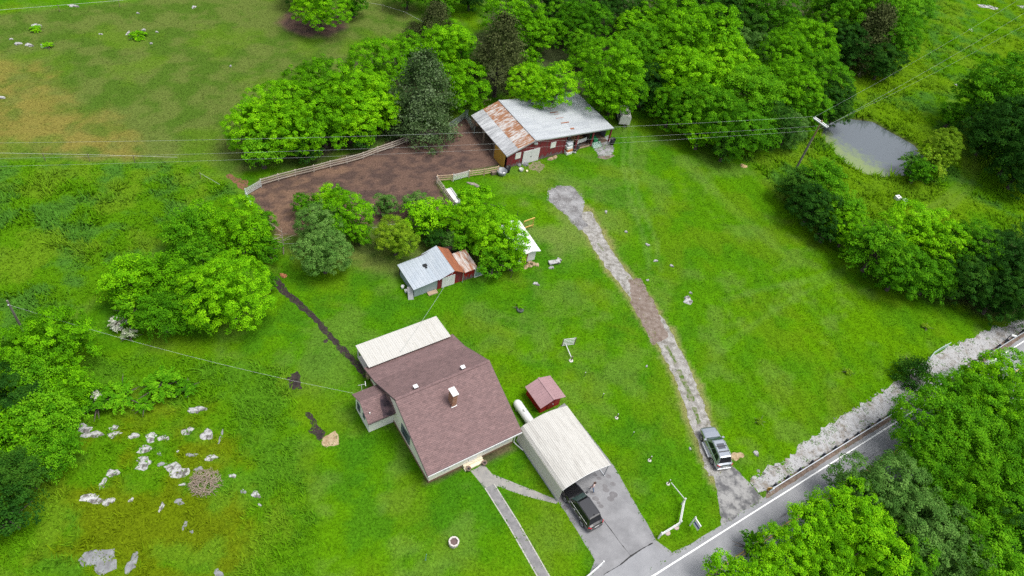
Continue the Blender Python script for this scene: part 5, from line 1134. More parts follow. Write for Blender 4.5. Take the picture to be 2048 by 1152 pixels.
rock('timber_block', 'grey weathered block on the lawn below the orange fence', 948, 370, .9, .35, .2, 620, mat('weathered_block', (.30, .26, .23), .9, 0, (.20, .17, .15), 4), None, 'block', -.5)
def stake(label, x, y, h, m, r_=.05, lean=(0, 0), name='stake'):
    t = thing(name, label, 'post', G(x, y)); MB().tube([(0, 0, 0), (lean[0], lean[1], h)], [r_, r_ * .8], 6).build('shaft', m, t); MB().lathe([(r_ * 1.6, 0), (r_ * 1.4, .05)], 8).build('collar', m, t); return t
stake('dark leaning post on the lawn behind the leafy trees', 978, 396, 1.3, M_OLDWOOD, .06, (.2, 0)); stake('thin dark rod beside the white shed', 1033, 437, 1.4, M_DKGREY, .035); stake('green garden spigot with white base on the lower lawn', 851, 1120, 1.25, mat('spigot_green', (.10, .25, .28), .5), .035); stake('bare sapling support by the tool shed trees', 1021, 556, 1.3, M_OLDWOOD, .03, (.15, 0))
# yellow timber frame
yf = thing('timber_arch', 'yellow timber frame standing behind the white shed', 'frame', G(1064, 455)); b0 = Vector(yf.location); e = G(1045, 462) - b0
M_YT = mat('yellow_timber', (.62, .40, .10), .7, 0, (.52, .34, .10), 3)
for p in (Vector((0, 0, 0)), e): bar('leg', p, p + Vector((0, 0, 1.75)), .10, .10, M_YT, yf)
for z in (1.70, .45): bar('beam', Vector((0, 0, z)) - e * .08, e * 1.05 + Vector((0, 0, z)), .09, .14, M_YT, yf)
# planters, well, tyre planter
for k, (x, y, l) in enumerate([(936.5, 941, 'brown plant pot at the left side of the front steps'), (968, 929, 'brown plant pot at the right side of the front steps')]):
    t = thing('plant_pot', l, 'pot', G(x, y), 0, 'pots at the front steps'); MB().lathe([(.17, 0), (.24, .38), (.26, .40), (.26, .46), (.20, .46), (.19, .36)], 14).build('pot', mat('brown_clay', (.20, .14, .11), .8), t, True); MB().lathe([(.19, .355), (.01, .37)], 12).build('earth', M_BLACK, t)
wl_ = thing('well_ring', 'small hexagonal stone well ring with dark water on the lower lawn', 'well', G(907, 1088))
n = 7
for lvl in range(3):
    for k in range(n):
        a = 6.2832 * (k + .5 * (lvl % 2)) / n; r_ = .40 - .03 * (2 - lvl)
        MB().box(-.175, .175, -.07, .07, 0, .19).build('stone', mat('well_stone', (.56, .52, .49), .9, 0, (.42, .38, .36), 4), wl_, loc=(r_ * math.cos(a), r_ * math.sin(a), .2 * lvl), rot=(0, 0, a + math.pi / 2))
MB().lathe([(.34, .42), (.01, .43)], 12).build('water', mat('well_water', (.11, .07, .065), .4), wl_)
tp = thing('tyre_planter', 'tyre planter with a small leafy plant on the lawn behind the farmhouse', 'planter', G(1040, 621))
MB().lathe([(.22, .0), (.40, .03), (.45, .14), (.40, .26), (.24, .28), (.20, .2)], 16).build('tyre', mat('tyre_green_grey', (.06, .075, .06), .8), tp, True)
# brush pile
bp_ = thing('brush_pile', 'round heap of grey brown cut branches in the weedy corner', 'brush pile', G(410, 966)); rr = random.Random(9); mb = MB()
for k in range(240):
    a, r_ = rr.uniform(0, 6.28), 1.35 * math.sqrt(rr.random()); z = (1 - (r_ / 1.4) ** 2) * .75 * rr.uniform(.3, 1); b = rr.uniform(0, 6.28); L_ = rr.uniform(.4, .9)
    p = Vector((r_ * math.cos(a), r_ * math.sin(a), z + .03)); d = Vector((math.cos(b), math.sin(b), rr.uniform(-.35, .45))) * L_ / 2; mb.tube([p - d, p + d], [.02, .012], 4, False)
o = mb.build('branches', mat('dead_branch', (.26, .185, .15), .9, 0, (.36, .29, .25), 4), bp_); o['kind'] = 'stuff'
# pond-side boxes
for k, (x, y, l) in enumerate([(1794, 399, 'white hive box in the meadow below the pond, nearer the pole'), (1808, 406, 'white hive box in the meadow below the pond, farther from the pole')]):
    t = thing('hive_box', l, 'box', G(x, y), .5, 'hive boxes below the pond'); MB().box(-.36, .36, -.36, .36, 0, .5).build('body', M_PVC, t); MB().box(-.40, .40, -.40, .40, .505, .57).build('lid', M_PVC, t); MB().box(-.10, .10, -.10, .10, .572, .62).build('vent', M_DKGREY, t)
# leaning mesh panel and plastic by the roadside bush
mp_ = thing('mesh_panel', 'bent green wire mesh panel at the gravel edge near the bush', 'fence', G(1858, 722)); b0 = Vector(mp_.location)
pts = [G(x, y) - b0 for x, y in ((1853, 725), (1862, 712), (1876, 703), (1895, 693))]
mb = MB()
for z in np.linspace(.05, .75, 6): mb.tube([p + Vector((0, 0, z)) for p in pts], .015, 4)
for a_, b_ in zip(pts, pts[1:]):
    for f in np.linspace(0, 1, 6): q = a_.lerp(b_, f); mb.tube([q + Vector((0, 0, .02)), q + Vector((0, 0, .78))], .012, 4)
mb.build('mesh', mat('mesh_green', (.22, .36, .30), .5), mp_); MB().tube([p + Vector((0, 0, .8)) for p in pts], .035, 6).build('top_rail', mat('mesh_pale', (.45, .55, .5), .5), mp_)
rock('plastic_sheet', 'scrap of white plastic beside the roadside bush', 1852, 757, .55, .3, .12, 640, M_PVC, None, 'litter')
rock('stump', 'sawn reddish tree stump beside the dark soil trench', 567, 552, .35, .35, .25, 641, mat('cut_stump', (.42, .16, .07), .8, 0, (.30, .13, .06), 5), None, 'stump')
rock('log_pile', 'pale sawn log half hidden in the hedge edge', 1487, 333, .6, .3, .3, 642, mat('cut_log', (.50, .36, .18), .8), None, 'log')
# bays of the barn
hv = thing('crate_stack', 'stack of white and orange boxes in the first open bay of the barn', 'crates', bp(10.7, -.15), r3)
for k, (z, w, m) in enumerate([(0, .5, M_PVC), (.42, .46, mat('orange_box', (.50, .19, .06), .7)), (.84, .46, M_PVC), (1.24, .42, mat('grey_lid', (.45, .48, .5), .6))]): MB().box(-w, w, -w, w, z, z + .40).build('box', m, hv, loc=(.12 * (k % 2), .05 * k, 0))
wp = thing('plywood_sheet', 'white board propped in the first open bay of the barn', 'board', bp(11.45, .1), r3); MB().beam((0, 0, 0), (.05, .35, 1.5), .8, .04, up=(0, 1, 0)).build('board', M_PVC, wp); MB().beam((0, .15, .02), (.0, .5, .05), .1, .06).build('foot', M_WOOD, wp)
tr_ = thing('utility_trailer', 'white sided trailer loaded with timber in the middle bay of the barn', 'trailer', bp(13.5, 1.3), r3 + .12)
MB().box(-1.1, 1.1, -.6, .9, .5, .58).build('bed', M_OLDWOOD, tr_); MB().box(-1.15, 1.15, -.68, -.62, .5, 1.15).build('side_board', M_PVC, tr_); MB().box(-1.15, 1.15, .92, .98, .5, 1.15).build('side_board', M_PVC, tr_)
for s in (-.7, .95): MB().tube([(-.2, s, .3), (-.2, s + .15, .3)], .3, 14).build('wheel', mat('tyre_rubber', (.015, .015, .016), .85), tr_)
for k in range(6): bar('plank', (-1.0, -.45 + k * .22, .68 + .08 * (k % 3)), (1.0, -.5 + k * .24, .72 + .08 * (k % 3)), .18, .05, mat('orange_plank', (.45, .25, .11), .8), tr_)
tc_ = thing('garden_tractor', 'green garden tractor with pale loader bucket in the right barn bay', 'tractor', bp(16.0, 1.0), r3 - math.pi / 2)
M_GRN = mat('tractor_green', (.012, .20, .065), .4, 0, coat=.3)
MB().box(-.9, 1.0, -.32, .32, .42, .95).build('hood', M_GRN, tc_); MB().box(-1.0, -.3, -.55, .55, .55, .75).build('fender', M_GRN, tc_); MB().box(-.85, -.40, -.24, .24, .76, .88).box(-.92, -.82, -.24, .24, .76, 1.30).build('seat', mat('seat_yellow', (.45, .32, .02), .6), tc_)
MB().tube([(-.1, 0, .9), (-.22, 0, 1.25)], .03, 6).tube([(-.22 + .02 * math.cos(a), .18 * math.cos(a), 1.25 + .18 * math.sin(a) * .5) for a in np.linspace(0, 6.28, 12)], .02, 5).build('steering_wheel', M_BLACK, tc_)
for x, r_, y in ((-.6, .45, .62), (.75, .30, .45)):
    for s in (-1, 1): MB().tube([(x, s * y, r_), (x, s * (y + .2), r_)], r_, 16).build('wheel', mat('tyre_rubber', (.015, .015, .016), .85), tc_)
MB().add([(1.15, -.8, .05), (1.15, .8, .05), (1.75, .8, .03), (1.75, -.8, .03), (1.10, -.8, .55), (1.10, .8, .55)], [(0, 1, 2, 3), (0, 4, 5, 1), (0, 3, 4), (1, 5, 2), (3, 2, 1, 0), (1, 5, 4, 0)]).build('loader_bucket', mat('bucket_pale_green', (.50, .66, .58), .5), tc_)
for s in (-1, 1): bar('loader_arm', (.0, s * .5, .85), (1.2, s * .5, .35), .08, .12, M_GRN, tc_)
dg = thing('dark_barrow', 'dark wheelbarrow beside the second barn post', 'wheelbarrow', bp(11.9, -.45), r3 + .5)
MB().add([(-.3, -.25, .35), (.45, -.25, .35), (.45, .25, .35), (-.3, .25, .35), (-.45, -.38, .68), (.62, -.38, .68), (.62, .38, .68), (-.45, .38, .68)], [(3, 2, 1, 0), (0, 1, 5, 4), (1, 2, 6, 5), (2, 3, 7, 6), (3, 0, 4, 7), (4, 5, 1, 0)]).build('tray', M_DKGREY, dg); MB().tube([(.62, -.05, .2), (.62, .05, .2)], .2, 12).build('wheel', M_BLACK, dg)
for s in (-1, 1): bar('handle', (.55, s * .12, .25), (-.9, s * .30, .55), .04, .04, M_WOOD, dg)
rock('feed_sack', 'white feed sack dropped at the foot of the second barn post', 1147, 304, .35, .28, .3, 650, M_PVC, None, 'sack')
for k, (x, y, l) in enumerate([(1101, 319, 'pale stump block, left of two below the red barn wall'), (1109, 316, 'pale stump block, right of two below the red barn wall'), (1037, 330, 'grey stone at the foot of the white barn doors, left side'), (1052, 330, 'grey stone before the middle of the white barn doors'), (1036, 326, 'brown sack heap left of the white barn doors')]): rock('block', l, x, y, .4, .3, .35, 660 + k, M_TANCL if k < 2 else M_LIMEG, None, 'block')
# horse trailer half under the tree
ht = thing('horse_trailer', 'old white stock trailer half under the tree right of the barn', 'trailer', G(1245, 243), 0); a0 = G(1238, 248) - G(1252, 232); ht.rotation_euler = (0, 0, math.atan2(a0.y, a0.x) + .5)
M_HT = mat('chalky_white_metal', (.58, .56, .53), .6, 0, (.16, .13, .11), 1.3, (.56, .66), 0)
pf = [(-.85, .45), (.85, .45), (.85, 1.75), (.6, 2.05), (-.6, 2.05), (-.85, 1.75)]; MB().prism(pf, -1.6, 1.5).build('box', M_HT, ht)
for x in (-1.0, -.2, .6): MB().box(x, x + .55, -.87, -.855, 1.2, 1.6).build('side_slot', M_DKGREY, ht)
for s in (-1, 1): MB().tube([(-.3, s * .86, .36), (-.3, s * 1.02, .36)], .36, 14).build('wheel', mat('tyre_rubber', (.015, .015, .016), .85), ht); MB().box(-.8, .2, min(s * .86, s * 1.05), max(s * .86, s * 1.05), .74, .80).build('fender', M_HT, ht)
bar('tow_bar', (1.5, 0, .5), (2.5, 0, .45), .1, .1, M_DKGREY, ht)
# ------------------------------------------------------------------ trees
def leaf_mat(name, dark, light, tip, trans=.32):
    m, N, L, b = nodes_of(name); setin(b, rough=.6, spec=.06)
    at = N.new('ShaderNodeAttribute'); at.attribute_name = 'tint'; oi = N.new('ShaderNodeObjectInfo')
    ad = N.new('ShaderNodeMath'); ad.operation = 'MULTIPLY_ADD'; ad.inputs[1].default_value = .46; L.new(oi.outputs['Random'], ad.inputs[0])
    sb = N.new('ShaderNodeMath'); sb.operation = 'SUBTRACT'; sb.inputs[1].default_value = .23; L.new(at.outputs['Fac'], sb.inputs[0]); L.new(sb.outputs[0], ad.inputs[2])
    cr = N.new('ShaderNodeValToRGB'); e = cr.color_ramp.elements; e[0].position, e[1].position = .05, .95; e[0].color, e[1].color = c4(dark), c4(tip); k = e.new(.55); k.color = c4(light)
    L.new(ad.outputs[0], cr.inputs['Fac']); L.new(cr.outputs[0], b.inputs['Base Color'])
    tr = N.new('ShaderNodeBsdfTranslucent'); L.new(cr.outputs[0], tr.inputs['Color']); mx = N.new('ShaderNodeMixShader'); mx.inputs[0].default_value = trans
    L.new(b.outputs[0], mx.inputs[1]); L.new(tr.outputs[0], mx.inputs[2]); L.new(mx.outputs[0], N['Material Output'].inputs['Surface'])
    MATS[name] = m; return m
LM = {'M': leaf_mat('bright_leaf', (.050, .180, .002), (.145, .42, .003), (.275, .60, .006)),
      'B': leaf_mat('green_leaf', (.034, .145, .003), (.084, .285, .004), (.17, .43, .008)),
      'D': leaf_mat('dark_leaf', (.014, .065, .006), (.030, .115, .009), (.06, .17, .012)),
      'W': leaf_mat('grey_green_leaf', (.048, .135, .020), (.095, .230, .036), (.17, .33, .065)),
      'C': leaf_mat('cedar_leaf', (.034, .050, .013), (.062, .080, .022), (.10, .12, .04), .15),
      'G': leaf_mat('blue_cedar_leaf', (.040, .080, .022), (.075, .125, .040), (.14, .205, .095), .15),
      'Y': leaf_mat('yellow_leaf', (.10, .22, .008), (.18, .33, .012), (.28, .42, .02)),
      'F': leaf_mat('white_blossom', (.20, .32, .10), (.62, .64, .52), (.8, .8, .74))}
M_BARK = mat('bark', (.10, .08, .065), .95, 0, (.055, .045, .04), 3, (.35, .65), .5, 8, (3, 3, .6))
def quads_mesh(name, C, Nn, S, T, r, fold=.25):
    """leaf blades: centre C, normal Nn, size S; each a bent rhombus of two triangles"""
    n = len(C); t = r.normal(0, 1, (n, 3)); t -= Nn * (t * Nn).sum(1, keepdims=True); t /= np.linalg.norm(t, axis=1, keepdims=True) + 1e-9; b = np.cross(Nn, t)
    V = np.empty((n, 4, 3)); s = S[:, None]
    V[:, 0] = C - t * s * .62; V[:, 1] = C - b * s * .40 + Nn * s * fold; V[:, 2] = C + t * s * .62 - Nn * s * fold * .5; V[:, 3] = C + b * s * .40 + Nn * s * fold
    F = np.array([(0, 1, 2), (0, 2, 3)])[None] + 4 * np.arange(n)[:, None, None]
    me = bpy.data.meshes.new(name); np_mesh(me, V.reshape(-1, 3), F.reshape(-1, 3))
    a = me.attributes.new('tint', 'FLOAT', 'POINT'); a.data.foreach_set('value', np.repeat(np.clip(T, 0, 1), 4).astype(np.float32)); return me
def unit(v): return v / (np.linalg.norm(v, axis=1, keepdims=True) + 1e-9)
def crown_round(seed, Rr, asp=1.0, lobes=13, cl=15, lv=52, leaf=.25, flat_=.0, tall=1.0):
    """crown of overlapping lobes; each lobe carries leaf clumps on its outside; centre at z=0"""
    r = np.random.default_rng(seed); LC = []; LR = []
    for k in range(lobes):
        a = k * 2.39996 + r.uniform(-.4, .4); zf = 1 - 2 * (k + .5) / lobes; zf = zf * .85 + .12; rr = math.sqrt(max(0, 1 - zf * zf)); f = r.uniform(.50, .70)
        LC.append((rr * math.cos(a) * f * Rr, rr * math.sin(a) * f * Rr * asp, zf * f * Rr * tall * (1 - flat_))); LR.append(Rr * r.uniform(.34, .50))
    LC.append((0, 0, Rr * .2)); LR.append(Rr * .55)
    LC, LR = np.array(LC), np.array(LR); CC, CN, CT = [], [], []
    for c, R_ in zip(LC, LR):
        n = int(cl * (R_ / (.42 * Rr)) ** 2); d = unit(r.normal(0, 1, (n, 3))); d[:, 2] = np.where(d[:, 2] < -.35, -d[:, 2] * .6, d[:, 2]); d = unit(d)
        p = c + d * R_ * r.uniform(.80, 1.08, (n, 1)); CC.append(p); CN.append(d); CT.append(r.uniform(.25, .8, n) + r.uniform(-.12, .12))
    CC, CN, CT = np.concatenate(CC), np.concatenate(CN), np.concatenate(CT)
    ins = np.zeros(len(CC), bool)
    for c, R_ in zip(LC, LR): ins |= np.linalg.norm(CC - c, axis=1) < R_ * .72
    CC, CN, CT = CC[~ins], CN[~ins], CT[~ins]; n = len(CC); rc = r.uniform(.34, .62, n) * (Rr / 5) ** .35
    o = unit(r.normal(0, 1, (n, lv, 3))[..., :].reshape(-1, 3)).reshape(n, lv, 3); rad = r.random((n, lv, 1)) ** .30
    o = o * rad; o[..., 2] = np.abs(o[..., 2]) * .75 - .18
    ax = unit(CN * .6 + np.array((0, 0, .70))); off = o * rc[:, None, None]
    P = CC[:, None] + off + ax[:, None] * rc[:, None, None] * .15
    Nn = unit((off / (rc[:, None, None]) * .9 + ax[:, None] * .9 + r.normal(0, .28, (n, lv, 3))).reshape(-1, 3))
    T = np.repeat(CT, lv) + r.normal(0, .10, n * lv)
    S = leaf * r.uniform(.65, 1.3, n * lv)
    # sparse inner leaves along the boughs so that gaps look into foliage, not through the tree
    m = int(n * lv * .10); d = unit(r.normal(0, 1, (m, 3))); Pi = d * Rr * (r.random((m, 1)) ** .5) * .62 * np.array((1, asp, tall)); Ni = unit(r.normal(0, 1, (m, 3)) + (0, 0, .5))
    return quads_mesh('crown', np.concatenate([P.reshape(-1, 3), Pi]), np.concatenate([Nn, Ni]), np.concatenate([S, leaf * r.uniform(1.2, 1.9, m)]), np.concatenate([T, r.uniform(.15, .6, m)]), r)
def crown_spray(seed, Rr, tall=1.0, n=120, lv=70, leaf=.22):
    """feathery crown: arching sprays radiating up and out, leaves strung along each"""
    r = np.random.default_rng(seed); P, Nn, T, S = [], [], [], []
    for k in range(n):
        a = r.uniform(0, 6.283); el = r.uniform(-.25, 1.25); d = np.array((math.cos(a) * math.cos(el), math.sin(a) * math.cos(el), math.sin(el) * tall)); L = Rr * r.uniform(.72, 1.08); st = d * Rr * r.uniform(.15, .45)
        t = r.random(lv) ** .7; droop = np.array((0, 0, -1.0)) * (t ** 2.2)[:, None] * Rr * r.uniform(.12, .30)
        w = Rr * .16 * np.sin(np.clip(t, .05, 1) * 2.6); p = st + (d * L - st) * t[:, None] + droop + unit(r.normal(0, 1, (lv, 3))) * w[:, None] * np.array((1, 1, .5)) * r.random((lv, 1)) ** .5
        P.append(p); Nn.append(unit(np.array((0, 0, 1.0)) + .35 * d + r.normal(0, .5, (lv, 3)))); T.append(np.full(lv, r.uniform(.2, .85)) + r.normal(0, .1, lv)); S.append(leaf * r.uniform(.6, 1.3, lv))
    return quads_mesh('crown', np.concatenate(P), np.concatenate(Nn), np.concatenate(S), np.concatenate(T), r)
def crown_cedar(seed, Rr, Hh, n=260, lv=46, leaf=.19):
    r = np.random.default_rng(seed); P, Nn, T, S = [], [], [], []
    for k in range(n):
        zf = r.random() ** .8; rad = Rr * (1 - zf ** 1.6) * r.uniform(.62, 1.06) + .15; a = r.uniform(0, 6.283); c = np.array((rad * math.cos(a), rad * math.sin(a), (zf - .5) * Hh)); d = unit(np.array([[math.cos(a), math.sin(a), .8]]))[0]
        q = r.normal(0, 1, (lv, 3)) * np.array((.34, .34, .30)) * (Rr / 4) ** .5 + d * r.random((lv, 1)) * .75; P.append(c + q); Nn.append(unit(d + r.normal(0, .55, (lv, 3)))); T.append(np.full(lv, r.random() ** 1.5) + r.normal(0, .08, lv)); S.append(leaf * r.uniform(.6, 1.3, lv))
    return quads_mesh('crown', np.concatenate(P), np.concatenate(Nn), np.concatenate(S), np.concatenate(T), r, .1)
CR = {'L': [crown_round(1, 5.4, 1, 18, 46, 54, .155), crown_round(2, 5.4, .9, 17, 46, 54, .155), crown_round(3, 5.4, 1.05, 19, 44, 54, .155, tall=1.12)],
      'M': [crown_round(4, 3.8, 1, 14, 34, 46, .145), crown_round(5, 3.8, .92, 14, 34, 46, .145), crown_round(6, 3.8, 1, 15, 33, 46, .145, tall=1.1)],
      'S': [crown_round(7, 2.0, 1, 9, 16, 28, .15), crown_round(8, 2.0, .9, 9, 15, 28, .15)],
      'SL': [crown_spray(11, 5.4, .95, 280, 105, .165), crown_spray(12, 5.4, 1.0, 270, 105, .165)], 'SM': [crown_spray(13, 3.8, 1.0, 170, 72, .17), crown_spray(14, 3.8, .9, 170, 72, .17)], 'SS': [crown_spray(15, 2.0, .85, 56, 46, .18)],
      'C': [crown_cedar(21, 3.6, 9.5), crown_cedar(22, 3.6, 8.5)], 'CS': [crown_cedar(23, 1.6, 2.6, 110, 40, .15)]}
NOM = {'L': 5.4, 'M': 3.8, 'S': 2.0, 'SL': 5.4, 'SM': 3.8, 'SS': 2.0, 'C': 3.6, 'CS': 1.6}
def trunk_mesh(seed, H_, r0):
    rr = random.Random(seed); mb = MB(); top = Vector((rr.uniform(-.3, .3), rr.uniform(-.3, .3), H_))
    mb.tube([(0, 0, -.1), (0, 0, .25), top * .45, top], [r0 * 1.45, r0, r0 * .75, r0 * .35], 8)
    for k in range(6):
        a = k * 2.4 + rr.uniform(-.4, .4); f = rr.uniform(.40, .85); s = top * f; e = s + Vector((math.cos(a), math.sin(a), rr.uniform(.35, .9))) * H_ * rr.uniform(.35, .6); mb.tube([s, s.lerp(e, .5) + Vector((0, 0, .08 * H_)), e], [r0 * .42, r0 * .28, r0 * .08], 6, False)
    return mb.mesh('trunk', M_BARK)
TRK = [trunk_mesh(k, 4.0, .24) for k in range(3)]
for ms in CR.values():
    for m_ in ms: m_.materials.append(LM['M'])
tree_i = 0
def tree(px, py, rp, kind, label, form=None, zc=None, asp=1.0, group=None):
    """px,py: where the middle of the crown appears; rp: its apparent radius in photo pixels"""
    global tree_i
    tree_i += 1; i = tree_i
    R_ = 3.0; rp = rp * 1.12
    for _ in range(5):
        z = zc if zc is not None else (.82 * R_ * asp + .3)
        g = G(px, py, z); dist = (g - Vector((0, 0, CAMH))).length; R_ = rp * dist / FPX
    if form is None:
        form = 'C' if kind in 'CG' and R_ > 2.2 else 'CS' if kind in 'CG' else ('L' if R_ > 4.5 else 'M' if R_ > 2.7 else 'S')
    ms = CR[form]; s = R_ / NOM[form]
    nm = 'cedar_tree' if kind in 'CG' and R_ > 1.8 else 'shrub' if R_ < 2.0 else 'broadleaf_tree'
    if group is None: group = ('trees beyond the road' if px > 1400 and py > 700 else 'trees at the left edge' if px < 235 and py > 600 else 'hedge between lawn and meadow' if px > 1560 and 330 < py < 660 else 'wood beyond the barn' if px > 1150 and py < 330 else 'trees along the paddock' if 440 < px and py < 340 else 'clump in the yard' if px < 560 and py > 400 else 'trees around the sheds')
    t = thing(nm, label, 'bush' if nm == 'shrub' else 'tree', (g.x, g.y, 0), (i * 2.399) % 6.283, group)
    c = obj('crown', ms[i % len(ms)], t, (0, 0, z), None, (s, s, s * asp))
    c.material_slots[0].link = 'OBJECT'; c.material_slots[0].material = LM[kind]
    k = z / 4.0; obj('trunk', TRK[i % 3], t, None, None, (s * .9 if form in 'LSL' else .8 * s + .2, s * .9 if form in 'LSL' else .8 * s + .2, k))
    return t
